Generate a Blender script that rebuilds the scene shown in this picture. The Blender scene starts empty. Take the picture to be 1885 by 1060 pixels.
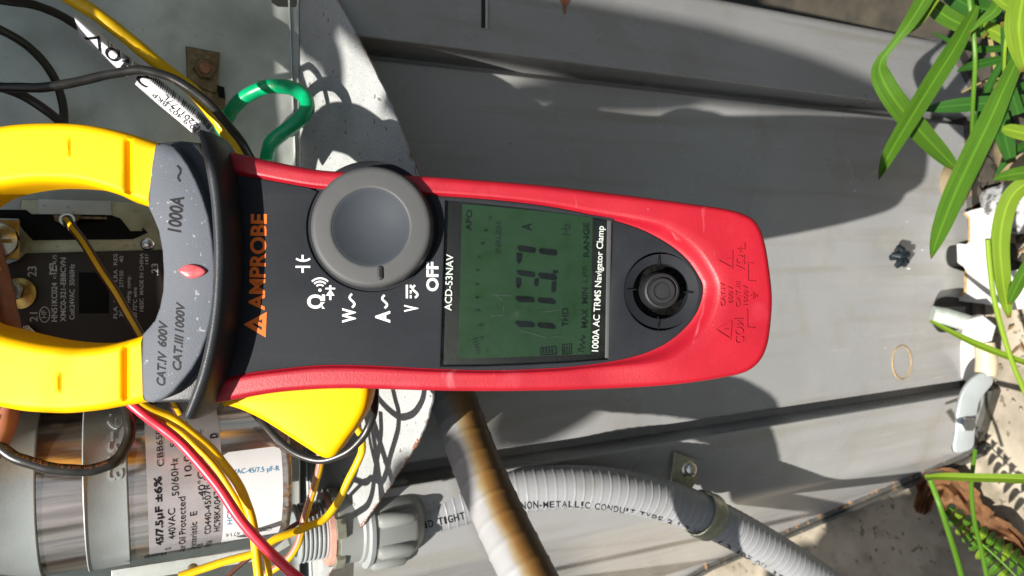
import bpy, bmesh, math, random
from math import sin, cos, pi, radians, atan, asin, atan2, sqrt
from mathutils import Vector, Matrix
from mathutils.bvhtree import BVHTree

rnd = random.Random(11)
sc = bpy.context.scene
COL = sc.collection

# ------------------------------------------------------------------ camera
IW, IH, FPX = 1885.0, 1060.0, 1361.0          # photograph size and its focal length in pixels
CX, CY = 942.5, 530.0
CAM = Vector((0, 0, .66))                     # hand-held phone, 66 cm above the ground
PITCH, ROLL = radians(27.3), atan(100 / 2638)
Fw = Vector((0, cos(PITCH), -sin(PITCH)))
_R0 = Vector((0, -sin(PITCH), -cos(PITCH)))   # picture right = world down (phone held upright, picture lies on its side)
_U0 = Vector((1, 0, 0))
Ur = _U0 * cos(ROLL) + _R0 * sin(ROLL)
Rr = _R0 * cos(ROLL) - _U0 * sin(ROLL)
cd = bpy.data.cameras.new('camera')
cam = bpy.data.objects.new('camera', cd)
COL.objects.link(cam)
cam.matrix_world = Matrix(((Rr.x, Ur.x, -Fw.x, CAM.x), (Rr.y, Ur.y, -Fw.y, CAM.y), (Rr.z, Ur.z, -Fw.z, CAM.z), (0, 0, 0, 1)))
cd.sensor_width = 36
cd.lens = 36 * FPX / IW
cd.clip_start = .01
cd.clip_end = 400
cd.dof.use_dof = True
cd.dof.focus_distance = .28
cd.dof.aperture_fstop = 20
sc.camera = cam

# ------------------------------------------------------------------ light
SUN = Vector((-.53, -1, 2.0)).normalized()
world = bpy.data.worlds.new('World')
sc.world = world
world.use_nodes = True
wn = world.node_tree
bg = wn.nodes['Background']
sky = wn.nodes.new('ShaderNodeTexSky')
sky.sky_type = 'NISHITA'
sky.sun_disc = False
sky.sun_elevation = asin(SUN.z)
sky.sun_rotation = atan2(SUN.x, SUN.y)
sky.air_density = 1.2
sky.dust_density = 2.5
sky.ozone_density = 1
wn.links.new(sky.outputs[0], bg.inputs[0])
bg.inputs[1].default_value = .06
sl = bpy.data.lights.new('sun', 'SUN')
sl.energy = 5.0
sl.angle = radians(.55)
sl.color = (1, .955, .885)
so = bpy.data.objects.new('sun', sl)
COL.objects.link(so)
so.rotation_euler = (-SUN).to_track_quat('-Z', 'Y').to_euler()
so.location = SUN * 5
sc.view_settings.view_transform = 'Standard'
sc.view_settings.look = 'None'
sc.view_settings.gamma = 1
sc.view_settings.use_curve_mapping = False
sc.view_settings.exposure = 1.08
sc.cycles.max_bounces = 8
sc.cycles.transparent_max_bounces = 12
sc.cycles.caustics_reflective = False
sc.cycles.caustics_refractive = False
sc.cycles.use_denoising = True

# ------------------------------------------------------------------ pixel <-> place helpers
def ray(px, py):
    return Fw + Rr * ((px - CX) / FPX) + Ur * ((CY - py) / FPX)

def onY(px, py, Y):
    r = ray(px, py)
    return CAM + r * (Y / r.y)

def onZ(px, py, Z):
    r = ray(px, py)
    return CAM + r * ((Z - CAM.z) / r.z)

def atD(px, py, D):
    return CAM + ray(px, py) * D

class Frame:
    """a plane in the world with its own axes; loc() finds where a line of sight meets it, h above it"""
    def __init__(s, O, X, Y):
        s.O, s.X = Vector(O), Vector(X).normalized()
        s.Z = s.X.cross(Vector(Y)).normalized()
        s.Y = s.Z.cross(s.X)
    def p(s, px, py, h=0):
        r = ray(px, py)
        o = s.O + s.Z * h
        return CAM + r * ((o - CAM).dot(s.Z) / r.dot(s.Z))
    def loc(s, px, py, h=0):
        d = s.p(px, py, h) - s.O
        return Vector((d.dot(s.X), d.dot(s.Y), h))
    def w(s, x, y, z):
        return s.O + s.X * x + s.Y * y + s.Z * z

def cr(pts, n=8, closed=False):
    """Catmull-Rom through points of any dimension"""
    P = [Vector(p) for p in pts]
    m = len(P)
    out = []
    segs = m if closed else m - 1
    for i in range(segs):
        if closed:
            a, b, c, d = P[i - 1], P[i], P[(i + 1) % m], P[(i + 2) % m]
        else:
            a = P[i - 1] if i > 0 else P[0] * 2 - P[1]
            b, c = P[i], P[i + 1]
            d = P[i + 2] if i + 2 < m else P[-1] * 2 - P[-2]
        for k in range(n):
            t = k / n
            out.append(.5 * ((2 * b) + (c - a) * t + (2 * a - 5 * b + 4 * c - d) * t * t + (3 * b - a - 3 * c + d) * t ** 3))
    if not closed:
        out.append(P[-1].copy())
    return out

def circ(cx, cy, rx, ry=None, n=48, a0=0, a1=2 * pi):
    ry = rx if ry is None else ry
    full = abs(a1 - a0 - 2 * pi) < 1e-6
    m = n if full else n + 1
    return [(cx + rx * cos(a0 + (a1 - a0) * i / n), cy + ry * sin(a0 + (a1 - a0) * i / n)) for i in range(m)]

# ------------------------------------------------------------------ objects
ORIG = {}
def thing(name, label, cat, loc, group=None):
    o = bpy.data.objects.new(name, None)
    COL.objects.link(o)
    o.empty_display_size = .01
    o.location = loc
    o['label'] = label
    o['category'] = cat
    if group:
        o['group'] = group
    ORIG[o.name] = Vector(loc)
    return o

def mk(name, g, mat, parent=None, smooth=True, sharp=40, kind=None, label=None, cat=None, group=None, loc=None, uv=None):
    v, f = g
    me = bpy.data.meshes.new(name)
    if parent is not None:
        o0 = ORIG[parent.name]
    else:
        if loc is None:
            zs = min(p[2] for p in v)
            n = len(v)
            loc = Vector((sum(p[0] for p in v) / n, sum(p[1] for p in v) / n, zs))
        o0 = Vector(loc)
    me.from_pydata([Vector(p) - o0 for p in v], [], f)
    me.validate()
    if smooth:
        me.polygons.foreach_set('use_smooth', [True] * len(me.polygons))
        me.set_sharp_from_angle(angle=radians(sharp))
    for m in (mat if isinstance(mat, (list, tuple)) else [mat]):
        me.materials.append(m)
    o = bpy.data.objects.new(name, me)
    COL.objects.link(o)
    ORIG[o.name] = o0
    if parent is not None:
        o.parent = parent
    else:
        o.location = o0
    if kind:
        o['kind'] = kind
    if label:
        o['label'] = label
    if cat:
        o['category'] = cat
    if group:
        o['group'] = group
    return o

def join(*gs):
    V, Fc = [], []
    for v, f in gs:
        n = len(V)
        V += [Vector(p) for p in v]
        Fc += [tuple(i + n for i in q) for q in f]
    return V, Fc

def recalc(g):
    bm = bmesh.new()
    vs = [bm.verts.new(p) for p in g[0]]
    for q in g[1]:
        try:
            bm.faces.new([vs[i] for i in q])
        except ValueError:
            pass
    bmesh.ops.recalc_face_normals(bm, faces=bm.faces)
    bm.verts.index_update()
    r = [v.co.copy() for v in bm.verts], [tuple(v.index for v in q.verts) for q in bm.faces]
    bm.free()
    return r

def tube(pts, rad, seg=12, caps=True, flat=1.0):
    P = [Vector(p) for p in pts]
    n = len(P)
    V, Fc = [], []
    T0 = (P[1] - P[0]).normalized()
    N = T0.orthogonal().normalized()
    for i in range(n):
        T = (P[min(i + 1, n - 1)] - P[max(i - 1, 0)]).normalized()
        N = (N - T * N.dot(T)).normalized()
        B = T.cross(N)
        r = rad[i] if isinstance(rad, (list, tuple)) else rad
        for k in range(seg):
            a = 2 * pi * k / seg
            V.append(P[i] + N * (r * cos(a)) + B * (r * sin(a) * flat))
    for i in range(n - 1):
        for k in range(seg):
            a, b = i * seg + k, i * seg + (k + 1) % seg
            Fc.append((a, b, b + seg, a + seg))
    if caps:
        Fc.append(tuple(reversed(range(seg))))
        Fc.append(tuple(range((n - 1) * seg, n * seg)))
    return V, Fc

def lathe(O, axis, prof, seg=40, xdir=None, rot=0, caps=True):
    A = Vector(axis).normalized()
    X = Vector(xdir) if xdir is not None else A.orthogonal()
    X = (X - A * X.dot(A)).normalized()
    Y = A.cross(X)
    V, Fc = [], []
    for r, h in prof:
        for k in range(seg):
            a = 2 * pi * k / seg + rot
            V.append(Vector(O) + A * h + X * (r * cos(a)) + Y * (r * sin(a)))
    for i in range(len(prof) - 1):
        for k in range(seg):
            a, b = i * seg + k, i * seg + (k + 1) % seg
            Fc.append((a, b, b + seg, a + seg))
    if caps and prof[0][0] > 1e-6:
        Fc.append(tuple(reversed(range(seg))))
    if caps and prof[-1][0] > 1e-6:
        Fc.append(tuple(range((len(prof) - 1) * seg, len(prof) * seg)))
    bm = bmesh.new()
    vs = [bm.verts.new(p) for p in V]
    for q in Fc:
        bm.faces.new([vs[i] for i in q])
    bmesh.ops.remove_doubles(bm, verts=bm.verts, dist=1e-7)
    bmesh.ops.recalc_face_normals(bm, faces=bm.faces)
    bm.verts.index_update()
    g = [v.co.copy() for v in bm.verts], [tuple(v.index for v in f.verts) for f in bm.faces]
    bm.free()
    return g

def ringlathe(O, axis, prof, seg=40, xdir=None):
    """closed profile turned about an axis"""
    A = Vector(axis).normalized()
    X = Vector(xdir) if xdir is not None else A.orthogonal()
    X = (X - A * X.dot(A)).normalized()
    Y = A.cross(X)
    m = len(prof)
    V = [Vector(O) + A * h + X * (r * cos(2 * pi * k / seg)) + Y * (r * sin(2 * pi * k / seg)) for k in range(seg) for r, h in prof]
    Fc = [(k * m + i, k * m + (i + 1) % m, ((k + 1) % seg) * m + (i + 1) % m, ((k + 1) % seg) * m + i) for k in range(seg) for i in range(m)]
    return recalc((V, Fc))

def plate(fr, loops, h, thick, bev=0.0, res=2):
    """flat piece with rounded edges: loops (outer first, then holes) in photo pixels where they show on the front at height h"""
    cu = bpy.data.curves.new('t', 'CURVE')
    cu.dimensions = '2D'
    cu.fill_mode = 'BOTH'
    cu.extrude = max(thick / 2 - bev, 0)
    cu.bevel_depth = bev
    cu.bevel_resolution = res
    cu.offset = -bev
    for lp in loops:
        P = [fr.loc(x, y, h) for x, y in lp]
        s = cu.splines.new('POLY')
        s.points.add(len(P) - 1)
        for q, p in zip(s.points, P):
            q.co = (p.x, p.y, 0, 1)
        s.use_cyclic_u = True
    ob = bpy.data.objects.new('t', cu)
    me = bpy.data.meshes.new_from_object(ob)
    V = [fr.w(v.co.x, v.co.y, v.co.z + h - thick / 2) for v in me.vertices]
    Fc = [tuple(p.vertices) for p in me.polygons]
    bpy.data.objects.remove(ob)
    bpy.data.curves.remove(cu)
    bpy.data.meshes.remove(me)
    bm = bmesh.new()
    vs = [bm.verts.new(p) for p in V]
    for q in Fc:
        try:
            bm.faces.new([vs[i] for i in q])
        except ValueError:
            pass
    bmesh.ops.remove_doubles(bm, verts=bm.verts, dist=2e-6)
    bmesh.ops.recalc_face_normals(bm, faces=bm.faces)
    bm.verts.index_update()
    g = [v.co.copy() for v in bm.verts], [tuple(v.index for v in f.verts) for f in bm.faces]
    bm.free()
    return g

def box(fr, x0, y0, x1, y1, h0, h1):
    """block: its front (at h1) covers the photo rectangle x0..x1, y0..y1"""
    q = [fr.loc(x, y, h1) for x, y in ((x0, y0), (x1, y0), (x1, y1), (x0, y1))]
    V = [fr.w(c.x, c.y, z) for z in (h0, h1) for c in q]
    return recalc((V, [(0, 1, 2, 3), (4, 5, 6, 7), (0, 1, 5, 4), (1, 2, 6, 5), (2, 3, 7, 6), (3, 0, 4, 7)]))

def wbox(x0, x1, y0, y1, z0, z1):
    V = [Vector((x, y, z)) for z in (z0, z1) for x, y in ((x0, y0), (x1, y0), (x1, y1), (x0, y1))]
    return recalc((V, [(0, 1, 2, 3), (4, 5, 6, 7), (0, 1, 5, 4), (1, 2, 6, 5), (2, 3, 7, 6), (3, 0, 4, 7)]))

# ---- flat print: letters and signs as thin geometry laid on a surface
_font = {}
def glyphs(s, bold=0.0, res=4):
    key = (s, bold, res)
    if key not in _font:
        cu = bpy.data.curves.new('t', 'FONT')
        cu.body = s
        cu.size = 1
        cu.resolution_u = res
        cu.offset = bold
        ob = bpy.data.objects.new('t', cu)
        me = bpy.data.meshes.new_from_object(ob)
        v = [(p.co.x, p.co.y) for p in me.vertices]
        f = [tuple(p.vertices) for p in me.polygons]
        bpy.data.objects.remove(ob)
        bpy.data.curves.remove(cu)
        bpy.data.meshes.remove(me)
        _font[key] = (v, f)
    return _font[key]
CAPH = max(p[1] for p in glyphs('H')[0])

def lift(V2, F2, fn, h, rise=0.0):
    """2-D faces -> surface; with rise they get sides"""
    V = [fn(x, y, h + rise) for x, y in V2]
    if any(p is None for p in V):
        last = next(p for p in V if p is not None)
        for i, p in enumerate(V):
            if p is None:
                V[i] = last
            last = V[i]
    Fc = list(F2)
    if rise:
        n = len(V)
        V += [fn(x, y, h) or V[i] for i, (x, y) in enumerate(V2)]
        cnt = {}
        for q in F2:
            for i in range(len(q)):
                e = (q[i], q[(i + 1) % len(q)])
                cnt[e] = cnt.get(e, 0) + 1
        for a, b in cnt:
            if (b, a) not in cnt:
                Fc.append((b, a, a + n, b + n))
    return V, Fc

def text(fn, s, p0, p1, cap, h=.00012, bold=0.0, rise=0.0, slant=0.0, res=4, sub=0):
    v, f = glyphs(s, bold, res)
    if sub:
        bm = bmesh.new()
        vs = [bm.verts.new((x, y, 0)) for x, y in v]
        for q in f:
            try:
                bm.faces.new([vs[i] for i in q])
            except ValueError:
                pass
        bmesh.ops.subdivide_edges(bm, edges=bm.edges, cuts=sub, use_grid_fill=True)
        bm.verts.index_update()
        v = [(q.co.x, q.co.y) for q in bm.verts]
        f = [tuple(q.index for q in w_.verts) for w_ in bm.faces]
        bm.free()
    x0, x1 = min(p[0] for p in v), max(p[0] for p in v)
    L = sqrt((p1[0] - p0[0]) ** 2 + (p1[1] - p0[1]) ** 2)
    dx, dy = (p1[0] - p0[0]) / L, (p1[1] - p0[1]) / L
    ux, uy = dy, -dx
    sx, sy = L / (x1 - x0), cap / CAPH
    V2 = []
    for x, y in v:
        a = (x - x0) * sx + slant * y * sy
        b = y * sy
        V2.append((p0[0] + dx * a + ux * b, p0[1] + dy * a + uy * b))
    return lift(V2, f, fn, h, rise)

def stroke2(pts, wd, closed=False):
    P = [Vector((p[0], p[1])) for p in pts]
    n = len(P)
    V, Fc = [], []
    for i in range(n):
        if closed:
            a, b = P[i - 1], P[(i + 1) % n]
            t1, t2 = (P[i] - a).normalized(), (b - P[i]).normalized()
        else:
            t1 = (P[i] - P[i - 1]).normalized() if i else (P[1] - P[0]).normalized()
            t2 = (P[i + 1] - P[i]).normalized() if i < n - 1 else t1
        t = t1 + t2
        t = t.normalized() if t.length > 1e-6 else t1
        nn = Vector((-t.y, t.x))
        k = 1 / max(.5, nn.dot(Vector((-t1.y, t1.x))))
        V += [tuple(P[i] + nn * (wd / 2 * k)), tuple(P[i] - nn * (wd / 2 * k))]
    for i in range(n if closed else n - 1):
        j = (i + 1) % n
        Fc.append((2 * i, 2 * j, 2 * j + 1, 2 * i + 1))
    return V, Fc

def stroke(fn, pts, wd, h=.00012, rise=0.0, closed=False):
    v, f = stroke2(pts, wd, closed)
    return lift(v, f, fn, h, rise)

def poly(fn, pts, h=.00012, rise=0.0):
    return lift([tuple(p) for p in pts], [tuple(range(len(pts)))], fn, h, rise)

def surf(*gs):
    """line-of-sight point on meshes already built, lifted h towards the camera"""
    v, f = join(*gs)
    b = BVHTree.FromPolygons(v, f)
    def fn(px, py, h=0):
        r = ray(px, py).normalized()
        hit = b.ray_cast(CAM, r)[0]
        return None if hit is None else hit - r * h
    return fn

# ------------------------------------------------------------------ materials
def lin(r, g, b):
    return tuple(((c / 255) / 12.92 if c / 255 <= .04045 else ((c / 255 + .055) / 1.055) ** 2.4) for c in (r, g, b))

def M(name, col, rough=.5, metal=0.0, var=.12, vs=90, bump=0.0, bs=900, speck=None, speck2=None, coat=0.0, trans=0.0, aniso=None, rvar=.08, spec=.5, stretch=None, emit=None, streak=None):
    m = bpy.data.materials.new(name)
    m.use_nodes = True
    nt = m.node_tree
    N, L = nt.nodes, nt.links
    b = N['Principled BSDF']
    tc = N.new('ShaderNodeTexCoord')
    co = tc.outputs['Object']
    if stretch:
        mp = N.new('ShaderNodeMapping')
        mp.inputs['Scale'].default_value = stretch
        L.new(co, mp.inputs[0])
        co = mp.outputs[0]
    nz = N.new('ShaderNodeTexNoise')
    nz.inputs['Scale'].default_value = vs
    nz.inputs['Detail'].default_value = 6
    nz.inputs['Roughness'].default_value = .6
    L.new(co, nz.inputs['Vector'])
    rp = N.new('ShaderNodeValToRGB')
    rp.color_ramp.elements[0].position = .3
    rp.color_ramp.elements[1].position = .7
    rp.color_ramp.elements[0].color = tuple(c * (1 - var) for c in col) + (1,)
    rp.color_ramp.elements[1].color = tuple(min(1, c * (1 + var)) for c in col) + (1,)
    L.new(nz.outputs['Fac'], rp.inputs['Fac'])
    out = rp.outputs['Color']
    for sp in (speck, speck2):
        if sp:
            scl, th, scol = sp[:3]
            n2 = N.new('ShaderNodeTexNoise')
            n2.inputs['Scale'].default_value = scl
            n2.inputs['Detail'].default_value = 3
            L.new(co, n2.inputs['Vector'])
            mr = N.new('ShaderNodeMapRange')
            mr.inputs['From Min'].default_value = th
            mr.inputs['From Max'].default_value = th + (sp[3] if len(sp) > 3 else .03)
            mr.inputs['To Max'].default_value = sp[4] if len(sp) > 4 else 1
            L.new(n2.outputs['Fac'], mr.inputs['Value'])
            mx = N.new('ShaderNodeMix')
            mx.data_type = 'RGBA'
            L.new(mr.outputs[0], mx.inputs[0])
            L.new(out, mx.inputs[6])
            mx.inputs[7].default_value = tuple(scol) + (1,)
            out = mx.outputs[2]
    if streak:
        for scl, dark, lo, hi in streak:
            mpp = N.new('ShaderNodeMapping')
            mpp.inputs['Scale'].default_value = scl
            L.new(tc.outputs['Object'], mpp.inputs[0])
            n4 = N.new('ShaderNodeTexNoise')
            n4.inputs['Scale'].default_value = 1
            n4.inputs['Detail'].default_value = 5
            L.new(mpp.outputs[0], n4.inputs['Vector'])
            m4 = N.new('ShaderNodeMapRange')
            m4.inputs['From Min'].default_value, m4.inputs['From Max'].default_value = lo, hi
            m4.inputs['To Max'].default_value = dark[3]
            L.new(n4.outputs['Fac'], m4.inputs['Value'])
            x4 = N.new('ShaderNodeMix')
            x4.data_type = 'RGBA'
            L.new(m4.outputs[0], x4.inputs[0])
            L.new(out, x4.inputs[6])
            x4.inputs[7].default_value = tuple(dark[:3]) + (1,)
            out = x4.outputs[2]
    L.new(out, b.inputs['Base Color'])
    b.inputs['Metallic'].default_value = metal
    b.inputs['Specular IOR Level'].default_value = spec
    mr = N.new('ShaderNodeMapRange')
    mr.inputs['To Min'].default_value = max(.02, rough - rvar)
    mr.inputs['To Max'].default_value = rough + rvar
    L.new(nz.outputs['Fac'], mr.inputs['Value'])
    L.new(mr.outputs[0], b.inputs['Roughness'])
    if coat:
        b.inputs['Coat Weight'].default_value = coat
        b.inputs['Coat Roughness'].default_value = .08
    if bump:
        n3 = N.new('ShaderNodeTexNoise')
        n3.inputs['Scale'].default_value = bs
        n3.inputs['Detail'].default_value = 4
        L.new(co, n3.inputs['Vector'])
        bp = N.new('ShaderNodeBump')
        bp.inputs['Strength'].default_value = bump
        bp.inputs['Distance'].default_value = .0004
        L.new(n3.outputs['Fac'], bp.inputs['Height'])
        L.new(bp.outputs[0], b.inputs['Normal'])
    if trans:
        tr = N.new('ShaderNodeBsdfTranslucent')
        L.new(out, tr.inputs['Color'])
        ms = N.new('ShaderNodeMixShader')
        ms.inputs[0].default_value = trans
        L.new(b.outputs[0], ms.inputs[1])
        L.new(tr.outputs[0], ms.inputs[2])
        L.new(ms.outputs[0], N['Material Output'].inputs['Surface'])
    if emit:
        b.inputs['Emission Color'].default_value = tuple(emit[0]) + (1,)
        b.inputs['Emission Strength'].default_value = emit[1]
    return m

MT = {}
MT['galv'] = M('galvanised_steel', (.50, .525, .49), .40, .35, .28, 22, .25, 300, speck=(45, .56, (.33, .36, .30), .14, .6), speck2=(400, .68, (.16, .14, .09), .03, .5))
MT['shelf'] = M('speckled_grey_coating', (.29, .30, .295), .55, 0, .10, 60, .6, 1500, speck=(1500, .56, (.12, .12, .11), .08, .5), speck2=(240, .67, (.06, .05, .04), .02, .8), spec=.3)
MT['rust'] = M('rusty_edge', (.16, .06, .035), .85, 0, .5, 500, .5, 1500, speck=(700, .58, (.4, .38, .35), .04))
MT['panel'] = M('grey_cabinet_paint', (.272, .272, .272), .28, 0, .07, 9, .06, 90, speck=(14, .60, (.31, .31, .285), .12, .5), speck2=(420, .72, (.42, .42, .36), .02, .55), streak=(((90, 90, 5), (.20, .19, .155, .55), .52, .72), ((500, 500, 18), (.36, .36, .34, .5), .66, .72), ((22, 22, 30), (.215, .205, .165, .5), .55, .75)), rvar=.12)
MT['black_slot'] = M('black_gap', (.006, .006, .006), .8)
MT['yellow'] = M('yellow_plastic', (.76, .40, .0), .5, 0, .05, 40, .15, 1500, speck=(320, .70, (.42, .22, .01), .03, .35), spec=.15)
MT['yellow_dark'] = M('orange_yellow_plastic', (.80, .42, .0), .36, 0, .03, 50, .08, 1800)
MT['red'] = M('red_rubber', (.275, .0055, .014), .42, 0, .09, 60, .15, 1300, speck=(45, .62, (.33, .03, .045), .12, .6), speck2=(900, .74, (.38, .16, .16), .03, .4), spec=.3, streak=(((30, 300, 90), (.40, .12, .13, .5), .66, .74),))
MT['face'] = M('charcoal_face', (.0145, .016, .019), .6, 0, .12, 80, .25, 3000, speck=(2600, .69, (.07, .07, .07), .03, .6), spec=.08)
MT['collar'] = M('grey_collar', (.080, .088, .104), .55, 0, .06, 60, .3, 2200, speck=(420, .66, (.26, .27, .29), .03, .7), spec=.2)
MT['guard'] = M('dark_grey_guard', (.026, .029, .033), .42, 0, .1, 60, .25, 2200, speck=(800, .70, (.14, .14, .14), .03, .5), spec=.3)
MT['dial'] = M('dial_grey', (.052, .053, .053), .5, 0, .06, 70, .1, 2500, spec=.22)
MT['dish'] = M('dial_dish_slate', (.030, .035, .042), .62, 0, .06, 70, .1, 2500, spec=.15)
MT['black'] = M('black_plastic', (.0045, .0045, .0042), .5, 0, .2, 80, spec=.12)
MT['button'] = M('black_rubber_button', (.014, .014, .015), .5, 0, .1, 80, .1, 2000, spec=.25)
MT['orange'] = M('orange_print', (.58, .11, .010), .55, 0, .04, spec=.15)
MT['white_print'] = M('white_print', (.55, .55, .55), .55, 0, .03, spec=.2)
MT['grey_print'] = M('grey_print', (.22, .22, .21), .5, 0, .1, spec=.2)
MT['black_print'] = M('black_print', (.010, .010, .012), .55, 0, .1, spec=.12)
MT['cyan_print'] = M('cyan_print', (.02, .22, .42), .5, 0, .1)
MT['lcd'] = M('lcd_green', (.0105, .0275, .0120), .4, 0, .10, 60, spec=.1)
MT['lcd_seg'] = M('lcd_segment', (.002, .003, .003), .4, spec=.1)
MT['lcd_faint'] = M('lcd_faint_segment', (.005, .0125, .007), .4, spec=.1)
MT['gem'] = M('red_lens', (.75, .10, .11), .12, 0, .3, 400, coat=.8, trans=.25)
MT['wire_black'] = M('black_insulation', (.018, .017, .015), .35, 0, .25, 150, .1, 900, speck=(300, .66, (.10, .085, .06), .08, .5))
MT['wire_yellow'] = M('yellow_insulation', (.70, .42, .005), .38, 0, .08, 200, speck=(500, .72, (.25, .15, .02), .03, .6), spec=.35)
MT['wire_red'] = M('red_insulation', (.62, .025, .05), .35, 0, .08, 200)
MT['wire_green'] = M('green_insulation', (.0, .30, .115), .30, 0, .15, 200, speck=(260, .66, (.16, .10, .03), .05, .6))
MT['wire_brown'] = M('brown_insulation', (.085, .032, .02), .4, 0, .12, 200)
MT['wire_salmon'] = M('faded_brown_insulation', (.30, .12, .07), .45, 0, .15, 200)
MT['wire_blue'] = M('blue_insulation', (.02, .16, .34), .4, 0, .1, 200)
MT['can'] = M('brushed_can_painted_reflections', (.60, .47, .38), .17, .95, .40, 14, .08, 60, stretch=(34, 34, 1), rvar=.05)  # brown tint and streaks put warm reflections into the metal's colour
MT['strap'] = M('galvanised_strap', (.42, .45, .45), .38, .5, .07, 60, .12, 900)
MT['label_silver'] = M('silver_label', (.55, .51, .53), .30, .6, .16, 40, streak=(((60, 60, 6), (.40, .33, .30, .5), .5, .7),))
MT['label_white'] = M('white_label', (.58, .58, .59), .5, 0, .04, 60, spec=.2)
MT['contactor'] = M('brown_black_bakelite', (.020, .014, .010), .45, 0, .2, 60, .1, 900)
MT['zinc'] = M('zinc_plate', (.42, .40, .27), .40, .75, .15, 120, .3, 700, speck=(300, .6, (.2, .19, .1), .1, .6))
MT['brass'] = M('brass', (.55, .36, .10), .3, .9, .15, 200)
MT['oldbrass'] = M('tarnished_brass_clip', (.17, .12, .06), .5, .6, .3, 300, .4, 900, speck=(350, .55, (.30, .22, .12), .1, .6))
MT['copper'] = M('rusty_copper_bolt', (.30, .13, .07), .5, .5, .3, 400, .3, 1200)
MT['steel'] = M('bright_steel', (.65, .65, .64), .22, 1, .08, 200)
MT['fit'] = M('grey_fitting_nylon', (.215, .225, .215), .40, 0, .06, 60, .06, 1200)
MT['conduit'] = M('grey_conduit', (.24, .245, .255), .42, 0, .06, 60, .05, 900, speck=(60, .58, (.185, .185, .17), .15, .6), spec=.35)
MT['galvclip'] = M('galvanised_clip', (.34, .35, .27), .35, .6, .2, 200, .3, 900)
MT['white_steel'] = M('pale_painted_base', (.44, .43, .41), .5, 0, .06, 60, .12, 400, speck=(30, .60, (.36, .27, .15), .16, .55), speck2=(220, .66, (.18, .14, .09), .06, .5), spec=.3)
MT['cream'] = M('cream_bolt_paint', (.46, .45, .42), .5, 0, .08, 150, .2, 500, speck=(200, .66, (.25, .2, .13), .06, .5))
MT['rim'] = M('rust_stain_edge', (.30, .20, .08), .7, 0, .3, 200)
MT['leaf'] = M('green_blade', (.062, .145, .012), .40, 0, .25, 45, .15, 500, trans=.32, spec=.35)
MT['leaf_dark'] = M('deep_green_blade', (.024, .088, .011), .38, 0, .22, 45, .15, 500, trans=.28, spec=.35)
MT['leaf_light'] = M('lime_blade', (.155, .245, .018), .42, 0, .2, 45, .15, 500, trans=.38, spec=.35)
MT['dead'] = M('dead_leaf_brown', (.165, .075, .028), .75, 0, .5, 70, .6, 300, trans=.15, speck=(90, .56, (.07, .035, .015), .1, .7))
MT['concrete'] = M('weathered_concrete', (.25, .235, .205), .85, 0, .25, 18, .7, 260, speck=(45, .6, (.10, .09, .07), .12, .7), speck2=(300, .68, (.5, .48, .45), .05, .7))
MT['slab'] = M('pale_concrete_pad', (.255, .222, .172), .9, 0, .45, 11, 1.0, 240, speck=(26, .52, (.115, .10, .065), .18, .8), speck2=(140, .62, (.085, .07, .045), .06, .8), spec=.2)
MT['soil'] = M('damp_dark_soil', (.03, .025, .016), .9, 0, .5, 40, 1, 150)
MT['stone'] = M('brown_stone', (.16, .12, .065), .75, 0, .3, 60, .6, 200)
MT['foam'] = M('white_spray_foam', (.30, .30, .30), .85, 0, .3, 200, .9, 400, speck=(160, .50, (.05, .05, .045), .12, .9))
MT['debris'] = M('leaf_litter', (.15, .08, .03), .8, 0, .6, 120)
MT['tan'] = M('tan_pipe', (.50, .40, .27), .5, 0, .12, 90)
MT['verdigris'] = M('pale_green_rod', (.42, .47, .42), .45, .3, .15, 150)
MT['navy'] = M('dark_blue_black_clip', (.006, .010, .014), .45, spec=.25)

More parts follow.
